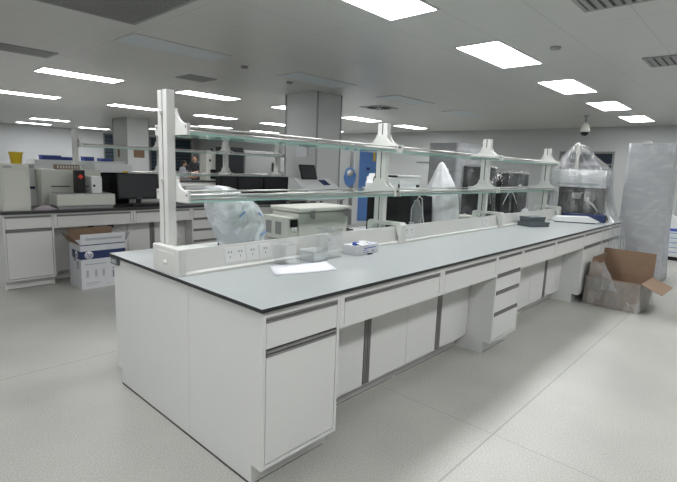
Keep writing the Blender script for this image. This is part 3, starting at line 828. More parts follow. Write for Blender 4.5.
# front skirt that hangs over the bench edge to near the floor
rows = []
for j in range(8):
    u = j / 7
    rows.append([(-.66 + .90 * i / 30 + .02 * noise.noise((i * .3, j * .5, 1)), -.526 - .028 - .025 * u + .012 * sin(i * 1.3) + .02 * noise.noise((i * .35, j * .4, 5)), .02 + (-.76) * u - .0) for i in range(31)])
rows[0] = [(p[0] * .9, -.500, .012) for p in rows[0]]
MB().loft(rows, closed=False).build('plastic_skirt', 'film', t)

# ------------------------------------------------------------------ wrapped cabinets and cartons on the floor at right
def wrapped(name, label, loc, rz, w, d, h, seed, flare=0.0):
    t = thing(name, label, 'wrapped cabinet', loc, rz)
    MB().box(-w / 2, w / 2, -d / 2, d / 2, .04, h, bev=.01).build('cabinet', 'igrey', t)
    MB().box(-w / 2 - .006, -w / 2 + .001, -d / 2 + .03, d / 2 - .03, .10, h - .05, bev=.003).build('cabinet_door', 'cover', t)
    MB().box(-w / 2 + .03, w / 2 - .03, -d / 2 + .03, d / 2 - .03, 0, .04).build('plinth', 'black2', t)
    rings = []
    m_ = 14
    for j in range(m_ + 1):
        u = j / m_; z = .01 + (h + .012 - .01) * u
        g = .014 + flare * (1 - u) ** 3
        rg = []
        for k in range(n):
            q = k / n * 4; s_ = int(q); f_ = q - s_
            x0, x1, y0, y1 = -w / 2 - g, w / 2 + g, -d / 2 - g, d / 2 + g
            if s_ == 0: x, y, nx, ny = x0, y1 + (y0 - y1) * f_, -1, 0
            elif s_ == 1: x, y, nx, ny = x0 + (x1 - x0) * f_, y0, 0, -1
            elif s_ == 2: x, y, nx, ny = x1, y0 + (y1 - y0) * f_, 1, 0
            else: x, y, nx, ny = x1 + (x0 - x1) * f_, y1, 0, 1
            dd = .004 * noise.noise((x * 5 + seed, y * 5, z * 7 + f_ * 3)) + .004
            rg.append((x + nx * dd, y + ny * dd, z))
        rings.append(rg)
    cz = h + .014
    rings.append([(x * .75, y * .75, cz + .012 * noise.noise((x * 7, y * 7, seed))) for x, y, z in rings[-1]])
    rings.append([(x * .2, y * .2, cz + .006) for x, y, z in rings[-1]])
    MB().loft(rings, cap=True).build('stretch_wrap', 'filmwrap', t)
    return t
t = wrapped('wrapped_cabinet', 'tall cabinet wrapped in milky stretch film behind the open brown carton', (6.72, -.165, 0), 0, .55, .49, 1.905, 2.0, .05)
MB().poly([(-.02, 1.91), (.03, 1.95), (.09, 1.925), (.12, 1.91)], 'x', -.30, -.2).build('film_knot', 'filmwhite', t)
wrapped('wrapped_cabinet', 'tall cabinet wrapped in milky film beyond the glass shelves, behind the white cone', (6.42, 2.72, 0), 0, .95, .50, 1.90, 7.0)

# open brown carton
t = thing('brown_carton', 'open brown cardboard carton wrapped in thin film on the floor by the bench end', 'carton', (4.90, -.30, 0), radians(-2))
cw, cd, ch, th = .56, .54, .325, .006
b = MB()
b.box(-cw / 2, -cw / 2 + th, -cd / 2, cd / 2, 0, ch).box(cw / 2 - th, cw / 2, -cd / 2, cd / 2, 0, ch)
b.box(-cw / 2 + th, cw / 2 - th, -cd / 2, -cd / 2 + th, 0, ch).box(-cw / 2 + th, cw / 2 - th, cd / 2 - th, cd / 2, 0, ch)
b.box(-cw / 2 + th, cw / 2 - th, -cd / 2 + th, cd / 2 - th, 0, th)
b.build('carton_body', 'card', t)
def flap(hinge, ang, length, width, axis, name='flap'):
    """flap hinged at point, swinging round x or y"""
    m_ = MB()
    if axis == 'y':   # hinge line along y, flap goes up (z) then rotated round y
        m_.box(-th / 2, th / 2, -width / 2, width / 2, 0, length, mat=Matrix.Translation(hinge) @ Matrix.Rotation(radians(ang), 4, 'Y'))
    else:
        m_.box(-width / 2, width / 2, -th / 2, th / 2, 0, length, mat=Matrix.Translation(hinge) @ Matrix.Rotation(radians(ang), 4, 'X'))
    return m_
flap((cw / 2 - th / 2, 0, ch), 4, .27, cd, 'y').build('flap', 'card', t)
flap((0, -cd / 2 + th / 2, ch), 112, .215, cw - .02, 'x').build('flap', 'card', t)
flap((-cw / 2 + th * 1.6, 0, ch - .004), 168, .22, cd - .04, 'y').build('flap', 'cardin', t)
flap((0, cd / 2 - th * 1.6, ch), 8, .22, cw - .06, 'x').build('flap', 'card', t)
pts = []
for j in range(9):
    u = j / 8; z = .004 + (ch - .01) * u
    rg = []
    for k in range(n):
        q = k / n * 4; s_ = int(q); f_ = q - s_
        g = .006 + .022 * (1 - u) ** 2
        x0, x1, y0, y1 = -cw / 2 - g, cw / 2 + g, -cd / 2 - g, cd / 2 + .006
        if s_ == 0: x, y, nx, ny = x0, y1 + (y0 - y1) * f_, -1, 0
        elif s_ == 1: x, y, nx, ny = x0 + (x1 - x0) * f_, y0, 0, -1
        elif s_ == 2: x, y, nx, ny = x1, y0 + (y1 - y0) * f_, 1, 0
        else: x, y, nx, ny = x1 + (x0 - x1) * f_, y1, 0, 0
        dd = .010 * abs(noise.noise((x * 9, y * 9, z * 9)))
        rg.append((x + nx * dd, y + ny * dd, z))
    pts.append(rg)
MB().loft(pts).build('film_sleeve', 'filmbox', t)
m = MB()
rows = []
for j in range(7):
    rows.append([(-.30 - .02 * noise.noise((i * .6, j * .6, 3)) + .05 * j / 6 * i / 8, .24 - .30 * i / 8 * (1 - .55 * j / 6), .20 + .30 * j / 6 + .05 * noise.noise((i * .5, j * .5, 8))) for i in range(9)])
m.loft(rows, closed=False).build('torn_film', 'filmbox', t)

# white drawer unit with blue lines, far right
t = thing('drawer_tower', 'white drawer cabinet with blue lines cut off by the right edge', 'cabinet', (9.3, -.72, 0))
MB().box(-.25, .25, -.6, .6, .07, .80, bev=.006).build('body', 'instr2', t)
MB().box(-.22, .25, -.58, .58, 0, .07).build('plinth', 'black', t)
for k in range(5):
    d = MB().box(-.258, -.25, -.58, .58, .09 + k * .085, .09 + k * .085 + .076, bev=.002).build('drawer', 'instr2', t)
    MB().box(-.262, -.257, -.57, .57, .09 + k * .085 + .058, .09 + k * .085 + .070).build('drawer_label', 'bluelt', d)
MB().box(-.262, -.25, -.6, .6, .53, .58).build('blue_band', 'inkblue', t)
centred(MB().box(-.15, .15, -.25, .25, 0, .33, bev=.02).box(-.155, -.149, -.1, .1, .17, .25, mi=1), 'bagged_supplies', ['filmwrap', 'red'], 'grey film wrapped pack on the blue lined drawer cabinet', 'pack', (9.3, -.45, .80))

# ------------------------------------------------------------------ the back bench
BY = 4.33
tp = MB(); tp.box(0, 4.52, BY + .018, BY + 1.56, .832, .85).box(0, 4.52, BY - .01, BY + .018, .820, .85, bev=.003)
tag(tp.build('bench_worktop', 'topdark'), 'dark worktop of the back bench at left', 'worktop')
Gb = 'cabinets of the back bench'
cab_drawer_door('base_cabinet', 'white drawer and door cabinet at the left end of the back bench', .02, BY + .02, .47, D=.70, group=Gb, lam='lam2')
t = cab_apron('drawer_unit', 'wide white drawer unit of the back bench above the printed white carton', .495, BY + .02, .88, group=Gb, lam='lam2', bottom=.65)
MB().box(.595, .655, .03, .07, .612, .649, bev=.004).build('socket', 'black', t)
cab_apron('drawer_unit', 'white drawer unit of the back bench behind the near rack post', 1.38, BY + .02, .80, group=Gb, lam='lam2', bottom=.65)
cab_pedestal('drawer_pedestal', 'white drawer stack of the back bench seen left of the bagged instrument', 2.185, BY + .02, .50, D=.70, group=Gb, lam='lam2',
             z=((.672, .804), (.518, .668), (.362, .514), (.125, .358)))
cab_pedestal('drawer_pedestal', 'white drawer stack of the back bench behind the bagged instrument', 2.69, BY + .02, .50, D=.70, group=Gb, lam='lam2',
             z=((.672, .804), (.518, .668), (.362, .514), (.125, .358)))
cab_drawer_door('base_cabinet', 'white cabinet of the back bench behind the ivory incubator', 3.195, BY + .02, .9, D=.70, group=Gb, lam='lam2', ndoor=2)
cab_recess('recessed_cabinet', 'recessed white cabinet of the back bench behind the printed carton', .495, BY + .23, .885, D=.49, group=Gb, lam='lam2', top=.645)
cab_recess('recessed_cabinet', 'recessed white back bench cabinet with a dark vertical handle by the near post', 1.384, BY + .23, .797, D=.49, group=Gb, lam='lam2', hx=.32, top=.645)
for k, (xa, w_) in enumerate(((.02, 1.0), (1.025, 1.0), (2.03, 1.0), (3.035, 1.0))):
    cab_drawer_door('base_cabinet', 'white cabinet on the hidden far side of the back bench', xa + w_, BY + 1.53, w_, D=.80, rz=pi, group='hidden cabinets of the back bench', lam='lam2', ndoor=2)

rack('reagent_rack', 'ivory reagent rack with glass shelves on the dark back bench', (0, BY, 0),
     [1.0, 2.13, 3.26, 4.36], 1.79, [1.235, 1.585], .86, .165, (.69, .95), [], False)

# left instrument tower with yellow bucket
t = thing('instrument_tower', 'tall pale grey instrument at the left end of the back bench', 'lab instrument', (0, 0, Z))
MB().box(.03, .29, BY + .03, BY + .47, 0, .495, bev=.012).build('housing', 'instr', t)
MB().box(.05, .27, BY + .024, BY + .031, .03, .44, bev=.004).build('door', 'instr', t)
MB().box(.06, .13, BY + .022, BY + .03, .455, .475).build('name_plate', 'igrey', t)
MB().lathe([(.018, 0), (.018, .01)], 0, 0, 12).build('round_button', 'igrey', t).matrix_local = Matrix.Translation((.285, BY + .13, .36)) @ Matrix.Rotation(pi / 2, 4, 'Y')
t = thing('yellow_bucket', 'yellow plastic tub on top of the tall left instrument', 'tub', (.245, BY + .32, Z + .495))
MB().lathe([(.048, 0), (.05, .004), (.064, .12), (.068, .125), (.063, .125), (.047, .008)], 0, 0, 24, cap=False).lathe([(.001, .004), (.048, .004)], 0, 0, 24, cap=False).build('tub', 'yellow', t)
MB().lathe([(.066, .108), (.070, .112), (.070, .126), (.064, .126)], 0, 0, 24, cap=False).build('rim', 'yellow', t)

# sample analyser with black tower
t = thing('sample_analyser', 'pale analyser with sample tray and black tower on the back bench', 'lab instrument', (0, 0, Z))
MB().box(.50, 1.16, BY + .42, BY + .655, 0, .44, bev=.012).build('rear_housing', 'instr', t)
MB().box(.56, 1.20, BY + .10, BY + .41, .03, .165, bev=.012).build('tray_housing', 'instr', t)
MB().box(.59, 1.17, BY + .13, BY + .39, .166, .172).build('tray_surface', 'igrey', t)
MB().box(.58, 1.18, BY + .12, BY + .42, 0, .03).build('foot', 'igrey', t)
bt = MB().box(.80, .90, BY + .20, BY + .30, .17, .44, bev=.006).build('black_tower', 'black', t)
rd = MB().poly([(.85, .335), (.88, .365), (.85, .395), (.82, .365)], 'y', BY + .195, BY + .201)
rd.build('red_diamond', 'red', bt)
MB().box(.60, .80, BY + .405, BY + .42, .235, .245).box(.90, .96, BY + .26, BY + .275, .24, .25).build('guide_rail', 'black2', t)
MB().box(.96, 1.08, BY + .18, BY + .42, .17, .37, bev=.008).build('dispenser_head', 'instr2', t)
MB().cyl((.99, BY + .176, .26), (.99, BY + .182, .26), .014).build('knob', 'black2', t)
MB().box(1.04, 1.20, BY + .36, BY + .375, .30, .31).tube([(1.16, BY + .35, .30), (1.20, BY + .30, .26), (1.18, BY + .28, .18)], .006, 8).build('probe_arm', 'black2', t)
t = thing('rear_cabinet_box', 'long white box behind the black monitor on the back bench', 'box', (0, 0, Z))
MB().box(1.17, 1.60, BY + .50, BY + .66, .41, .52, bev=.008).build('housing', 'instr2', t)
MB().box(1.22, 1.58, BY + .605, BY + .655, 0, .41).build('dark_stand', 'black2', t)
MB().box(1.46, 1.54, BY + .494, BY + .50, .41, .43).build('label', 'yellow', t)
monitor('computer_monitor', 'black monitor tilted back on the back bench left of the near rack post', (1.60, BY + .34, Z), radians(-7), .53, .335, 10, .075)
t = thing('keyboard', 'black keyboard on the dark back bench in front of the tilted monitor', 'keyboard', (1.60, BY + .12, Z), 0)
MB().box(-.21, .21, -.07, .07, 0, .022, bev=.004).build('case', 'black', t)
k_ = MB()
for r_ in range(4):
    for c_ in range(13): k_.box(-.2 + c_ * .031, -.2 + c_ * .031 + .025, -.06 + r_ * .031, -.06 + r_ * .031 + .025, .022, .028)
k_.build('keys', 'black2', t)
# mauve film packet
m = MB(); rings = []
for j in range(5):
    u = j / 4; r_ = (1 - u * .8)
    rings.append([(.13 * r_ * cos(a) * (1 + .2 * noise.noise((cos(a) * 2, sin(a) * 2, j))), .07 * r_ * sin(a), .002 + .05 * u * (1 + .4 * noise.noise((cos(a) * 3, sin(a) * 3, 2)))) for a in [2 * pi * k / 20 for k in range(20)]])
m.loft(rings, cap=True, smooth=False)
centred(m, 'film_packet', 'towel', 'crumpled mauve packet on the back bench between the two left instruments', 'packet', (.43, BY + .10, Z))
# things behind on the bench's far half
t = thing('printer', 'small pale box with dark grey panel behind the left instruments', 'printer', (0, 0, Z))
MB().box(.33, .50, BY + .62, BY + .80, 0, .50, bev=.008).build('body', 'instr2', t)
MB().box(.345, .485, BY + .612, BY + .62, .44, .485).build('panel', 'igrey', t)
MB().box(.345, .485, BY + .612, BY + .62, .20, .23).build('slot', 'navy', t)
t = thing('tube_rack', 'beige tube rack with dark slots on the pale analyser', 'tube rack', (.80, BY + .54, Z + .44))
MB().box(-.12, .14, -.05, .05, 0, .055, bev=.003).build('frame', 'card', t)
s_ = MB()
for k in range(8): s_.box(-.108 + k * .031, -.09 + k * .031, -.052, -.049, .01, .045)
s_.build('tubes', 'instr', t)
Gt = 'blue trays behind the analyser'
for k, (x, w_, h_, lab) in enumerate(((.84, .22, .05, 'dark blue tray behind the analyser, leftmost'), (1.04, .17, .035, 'low dark blue tray behind the analyser, left of the rack post'),
                                      (1.30, .12, .05, 'dark blue tray right of the back rack end post'), (1.52, .13, .035, 'low dark blue tray behind the long white box'))):
    t = thing('blue_tray', lab, 'tray', (x, BY + 1.25, Z + .545), 0, Gt)
    MB().box(-w_ / 2, w_ / 2, -.08, .08, 0, h_, bev=.003).build('tray', 'blue', t)
    MB().box(-w_ / 2 - .003, w_ / 2 + .003, -.083, .083, h_ + .001, h_ + .008).build('lid', 'blue', t)
t = thing('bench_hood', 'white enclosed cabinet carrying blue trays on the far side of the back bench', 'cabinet', (0, 0, Z))
MB().box(.62, 1.75, BY + 1.10, BY + 1.48, 0, .545, bev=.006).build('body', 'walls', t)
for k in range(2): MB().box(.64 + k * .55, 1.18 + k * .55, BY + 1.094, BY + 1.10, .03, .52, bev=.002).build('door', 'walls', t)

# white boxes seen over the bench behind the bag
t = thing('benchtop_analyser', 'low white instrument with dark slots on the back bench right of the near rack post', 'lab instrument', (0, 0, Z))
MB().box(2.22, 2.92, BY + .25, BY + .62, 0, .235, bev=.01).build('housing', 'instr2', t)
MB().box(2.26, 2.40, BY + .244, BY + .25, .155, .175).box(2.48, 2.66, BY + .244, BY + .25, .15, .17).build('slots', 'inkd', t)
MB().box(2.74, 2.86, BY + .242, BY + .25, .15, .19).build('blue_mark', 'navy', t)
# yellow and red sharps tub
t = thing('sharps_tub', 'small yellow tub with a red lid in front of the black screens', 'tub', (3.08, BY + .30, Z + 0))
MB().lathe([(.06, 0), (.075, .13), (.075, .14)], 0, 0, 20).build('tub', 'yellow', t)
MB().lathe([(.08, .14), (.08, .16), (.03, .17)], 0, 0, 20).build('lid', 'red', t)
# black screens in a row
for k, (x, w_) in enumerate(((3.10, .30), (3.52, .50), (4.06, .54))):
    monitor('computer_monitor', ('narrow black screen left in the row on the back bench', 'black screen in the middle of the row on the back bench',
            'black screen at the right of the row on the back bench, beside the column')[k], (x, BY + .50, Z), 0, w_, .33, 4, .055, group='black screens on the back bench')

# printed white carton on the floor
t = thing('printed_carton', 'open white carton with blue stripes and round logo below the back bench', 'carton', (.86, 4.14, 0), 0)
bw, bd, bh, th = .48, .37, .50, .006
b = MB()
b.box(-bw / 2, bw / 2, -bd / 2, -bd / 2 + th, 0, bh).box(-bw / 2, bw / 2, bd / 2 - th, bd / 2, 0, bh)
b.box(-bw / 2, -bw / 2 + th, -bd / 2 + th, bd / 2 - th, 0, bh).box(bw / 2 - th, bw / 2, -bd / 2 + th, bd / 2 - th, 0, bh)
b.box(-bw / 2 + th, bw / 2 - th, -bd / 2 + th, bd / 2 - th, 0, th)
b.build('carton_body', 'cardw', t)
def flap2(pts, name, mats):
    m_ = MB()
    nrm = (Vector(pts[1]) - Vector(pts[0])).cross(Vector(pts[2]) - Vector(pts[0])).normalized() * .005
    a = [Vector(p) for p in pts]; b2 = [p + nrm for p in a]
    m_.face(a, 0); m_.face(b2[::-1], 1)
    for i in range(4): m_.face([a[i], a[(i + 1) % 4], b2[(i + 1) % 4], b2[i]], 0)
    return m_.build(name, mats, t)
q = bw / 2; r_ = bd / 2
flap2([(-q, -r_, bh), (q, -r_, bh), (q, -r_ - .01, bh + .115), (-q, -r_ - .01, bh + .115)], 'flap', ['cardin', 'cardw'])
flap2([(q, r_, bh), (-q, r_, bh), (-q, r_ + .012, bh + .135), (q, r_ + .012, bh + .135)], 'flap', ['cardin', 'cardw'])
flap2([(-q, r_, bh), (-q, -r_, bh), (-q - .075, -r_ + .05, bh + .10), (-q - .075, r_ - .01, bh + .11)], 'flap', ['cardin', 'cardin'])
flap2([(q, -r_, bh), (q, r_, bh), (q + .06, r_, bh + .10), (q + .06, -r_, bh + .10)], 'flap', ['cardw', 'cardin'])
pr = MB(); e_ = .0012
pr.box(-q, q, -r_ - e_, -r_, .335, .425).box(-q, q, -r_ - e_, -r_, .487, .497)
pr.box(-q - e_, -q, -r_, r_ * .4, .335, .425)
pr.build('blue_stripes', 'navy', t)
pr = MB()
pr.box(-.19, .205, -r_ - .0125, -r_ - .0085, bh + .045, bh + .07)
for x0, x1, z0, z1 in ((-.20, .02, .27, .282), (.06, .20, .27, .282), (-.19, -.165, .13, .21), (-.10, -.075, .13, .21), (-.02, .005, .13, .21), (-.2, -.05, .06, .07), (-.2, -.08, .04, .047), (.03, .05, .03, .04)):
    MB().box(x0, x1, -r_ - e_, -r_, z0, z1).build('small_print', 'ink', t)
MB().box(-q - e_, -q, -.13, -.05, .22, .31).build('side_print', 'ink', t)
pr.build('flap_print', 'ink', t)
pr = MB()
pr.box(.09, .19, -r_ - e_, -r_, .20, .215)
for k in range(5): pr.box(.09 + k * .021, .105 + k * .021, -r_ - e_, -r_, .10, .185)
pr.box(-q - e_, -q, -.02, .03, .30, .33)
pr.build('bar_code', 'inkd', t)
dk = MB().lathe([(.045, 0), (.045, .0012)], 0, 0, 28).build('logo_disc', 'paper', t)
dk.matrix_local = Matrix.Translation((-.155, -r_ - e_, .380)) @ Matrix.Rotation(pi / 2, 4, 'X')
dk2 = MB().lathe([(.042, 0), (.042, .0012)], 0, 0, 28).build('logo_disc', 'paper', t)
dk2.matrix_local = Matrix.Translation((-q - e_, -.06, .380)) @ Matrix.Rotation(-pi / 2, 4, 'Y')
def text_mesh(txt, size, name, mat, parent, mtx, shear=.25):
    cu = bpy.data.curves.new(name, 'FONT'); cu.body = txt; cu.size = size; cu.align_x = 'CENTER'; cu.align_y = 'CENTER'
    cu.shear = shear; cu.extrude = .0006
    tmp = bpy.data.objects.new('tmp', cu); C.objects.link(tmp)
    dg = bpy.context.evaluated_depsgraph_get()
    me = bpy.data.meshes.new_from_object(tmp.evaluated_get(dg))
    bpy.data.objects.remove(tmp)
    me.name = name; me.materials.clear(); me.materials.append(M[mat])
    o = bpy.data.objects.new(name, me); C.objects.link(o); o.parent = parent; o.matrix_local = mtx
    return o
text_mesh('hp', .066, 'logo_letters', 'navy', t, Matrix.Translation((-.155, -r_ - e_ - .0016, .383)) @ Matrix.Rotation(pi / 2, 4, 'X'))
text_mesh('hp', .062, 'logo_letters', 'navy', t, Matrix.Translation((-q - e_ - .0016, -.06, .383)) @ Matrix.Rotation(-pi / 2, 4, 'Z') @ Matrix.Rotation(pi / 2, 4, 'X'))

# ------------------------------------------------------------------ instrument with tilted tablet, on a trolley before the column
t = thing('trolley', 'grey trolley carrying the pale instrument with tablet screen before the column', 'trolley', (3.92, 3.72, 0))
for x in (-.36, .36):
    for y in (-.22, .22):
        l = MB().box(x - .018, x + .018, y - .018, y + .018, .09, .93).build('leg', 'alu', t)
        MB().cyl((x - .012, y, .045), (x + .012, y, .045), .045, seg=16).box(x - .016, x + .016, y - .01, y + .01, .05, .09).build('caster', 'black', l)
MB().box(-.40, .40, -.26, .26, .93, .955, bev=.004).build('top_shelf', 'igrey', t)
MB().box(-.37, .37, -.23, .23, .25, .27).build('lower_shelf', 'igrey', t)
t = thing('gene_analyser', 'pale sloping instrument with a tilted dark tablet in front of the grey column', 'lab instrument', (3.92, 3.72, .955))
MB().poly([(-.24, 0), (-.24, .10), (-.10, .19), (.10, .30), (.22, .30), (.24, 0)], 'x', -.36, .38).build('body', 'instr2', t)
m_ = Matrix.Translation((-.06, .04, .285)) @ Matrix.Rotation(radians(-20), 4, 'X')
tb = MB().box(-.19, .13, -.012, .012, 0, .23, bev=.006, mat=m_).build('tablet', 'black2', t)
MB().box(-.17, .11, -.014, -.011, .02, .21, mat=m_).build('tablet_screen', 'screen', tb)
MB().poly([(-.08, .200), (.05, .271), (.05, .278), (-.08, .207)], 'x', .10, .25).build('dark_label', 'navy', t)

# paper notice on the column
centred(MB().box(-.001, 0, -.14, .14, -.13, .13), 'paper_notice', 'paper', 'white paper notice stuck on the left face of the grey column', 'notice', (4.586, 4.78, 1.72))

# ------------------------------------------------------------------ far background
# tall blue-fronted cabinet and grey cabinet beyond the column
t = thing('blue_cabinet', 'tall white cabinet with blue door and yellow tag beyond the second rack post', 'cabinet', (8.14, 6.18, 0), radians(-30))
MB().box(-.36, .36, 0, .5, 0, 2.05, bev=.006).build('body', 'instr2', t)
d = MB().box(-.22, .34, -.012, 0, .1, 1.85, bev=.003).build('door', 'bluelt', t)
MB().box(.14, .2, -.016, -.012, 1.62, 1.84).build('yellow_tag', 'yellow', d)
MB().box(-.03, .06, -.018, -.012, 1.40, 1.46).build('door_handle', 'navy', d)
MB().box(-.2, .16, -.004, 0, 1.93, 1.99).build('red_writing_strip', 'towel', t)
t = thing('grey_cabinet', 'tall grey cabinet between the column and the blue cabinet', 'cabinet', (7.47, 6.56, 0), radians(-30))
MB().box(-.34, .30, 0, .5, 0, 2.10, bev=.006).build('body', 'pillar', t)
MB().box(-.02, -.008, -.004, 0, .05, 2.08).build('door_gap', 'gap', t)
m = MB()
ring = []
for rr in (.18, .10):
    pass
o_ = [(.13 * cos(a) * (1 if sin(a) > 0 else 1.25), .17 * sin(a) if sin(a) > 0 else .40 * sin(a) * .8) for a in [2 * pi * k / 28 for k in range(28)]]
m.poly(o_, 'y', -.03, -.008)
hang = m.build('hanging_board', 'bluelt'); hang.location = (7.72, 6.397, 1.28); hang.rotation_euler = (0, 0, radians(-30))
tag(hang, 'blue padlock shaped board hanging on the grey cabinet beyond the column', 'board')
m = MB().lathe([(.085, 0), (.085, .02)], 0, 0, 20).build('board_window', 'pillar', hang); m.matrix_local = Matrix.Translation((0, -.031, .03)) @ Matrix.Rotation(pi / 2, 4, 'X') @ Matrix.Translation((0, 0, -.012))

# big grey fridge-like cabinets far behind the back bench
t = thing('cold_cabinet', 'large pale grey cabinet with a dark handle far behind the back bench screens', 'cabinet', (8.72, 10.95, 0), 0)
MB().box(-.93, .95, 0, .6, 0, 1.86, bev=.01).build('body', 'cold', t)
d = MB().box(-.90, .34, -.02, 0, .1, 1.80, bev=.005).build('door', 'cold', t)
MB().box(.18, .24, -.05, -.02, 1.22, 1.5, bev=.01).build('handle', 'black', d)
d = MB().box(.36, .93, -.02, 0, .1, 1.80, bev=.005).build('door', 'igrey', t)
t = thing('server_rack', 'tall black cabinet left of the pale grey cold cabinet far behind', 'cabinet', (7.36, 10.75, 0), 0)
MB().box(-.28, .28, 0, .7, 0, 1.92, bev=.006).build('body', 'black', t)
MB().box(-.25, .25, -.01, 0, .1, 1.85).build('door', 'screen', t)
# far white analyser on a far bench
t = thing('far_bench', 'white bench with dark top far behind, in front of the people', 'bench', (7.0, 11.65, 0), 0)
MB().box(-1.7, .72, 0, .7, .82, .86).build('worktop', 'topdark', t)
MB().box(-1.68, .70, .03, .68, .0, .82).build('body', 'lam2', t)
for k in range(4): MB().box(-1.66 + k * .59, -1.09 + k * .59, .018, .03, .08, .78, bev=.003).build('door', 'lam2', t)
t = thing('far_analyser', 'pale instrument with dark openings on the far bench right of the people', 'lab instrument', (7.32, 11.70, .86), 0)
MB().box(-.36, .36, .08, .5, 0, .95, bev=.03).build('housing', 'instr', t)
MB().box(-.22, .02, .072, .08, .06, .36).box(.10, .32, .072, .08, .06, .40).build('openings', 'black2', t)
MB().box(-.26, -.20, .07, .08, .60, .68).box(.20, .26, .07, .08, .60, .68).build('buttons', 'black2', t)
MB().box(-.10, -.05, .2, .25, .95, 1.02).box(.16, .22, .2, .25, .95, 1.02).build('top_fitting', 'black2', t)
# sheet signs on the far column
for k, y in enumerate((13.42,)):
    centred(MB().box(-.001, 0, -.07, .07, -.12, .12), 'wall_sign', 'card', 'small brown sign on the left face of the far column', 'sign', (5.09, 13.8, 1.62))
centred(MB().box(-.17, .17, -.002, 0, -.12, .12), 'wall_sign', 'card', 'brown sign on the front face of the far column', 'sign', (5.46, 13.188, 1.62))
# panels on the right-hand wall
struct(MB().box(X1 - .03, X1, 6.6, 7.6, 0, 2.15, bev=.01).box(X1 - .045, X1 - .03, 6.68, 7.52, 1.68, 1.73, mi=1), 'door_1', ['wall', 'frame'])

# ------------------------------------------------------------------ people
def skin_body(verts, edges, radii, name, mat, parent=None, sub=2):
    me = bpy.data.meshes.new(name); me.from_pydata([Vector(v) for v in verts], edges, [])
    tmp = bpy.data.objects.new('tmp', me); C.objects.link(tmp)
    md = tmp.modifiers.new('s', 'SKIN')
    for i, r_ in enumerate(radii):
        sv = me.skin_vertices[0].data[i]
        sv.radius = r_ if isinstance(r_, tuple) else (r_, r_)
        sv.use_root = (i == 0)
    sb = tmp.modifiers.new('u', 'SUBSURF'); sb.levels = sub
    dg = bpy.context.evaluated_depsgraph_get()
    me2 = bpy.data.meshes.new_from_object(tmp.evaluated_get(dg))
    bpy.data.objects.remove(tmp)
    me2.name = name; me2.materials.clear(); me2.materials.append(M[mat])
    for p in me2.polygons: p.use_smooth = True
    o = bpy.data.objects.new(name, me2); C.objects.link(o)
    if parent is not None: o.parent = parent
    return o
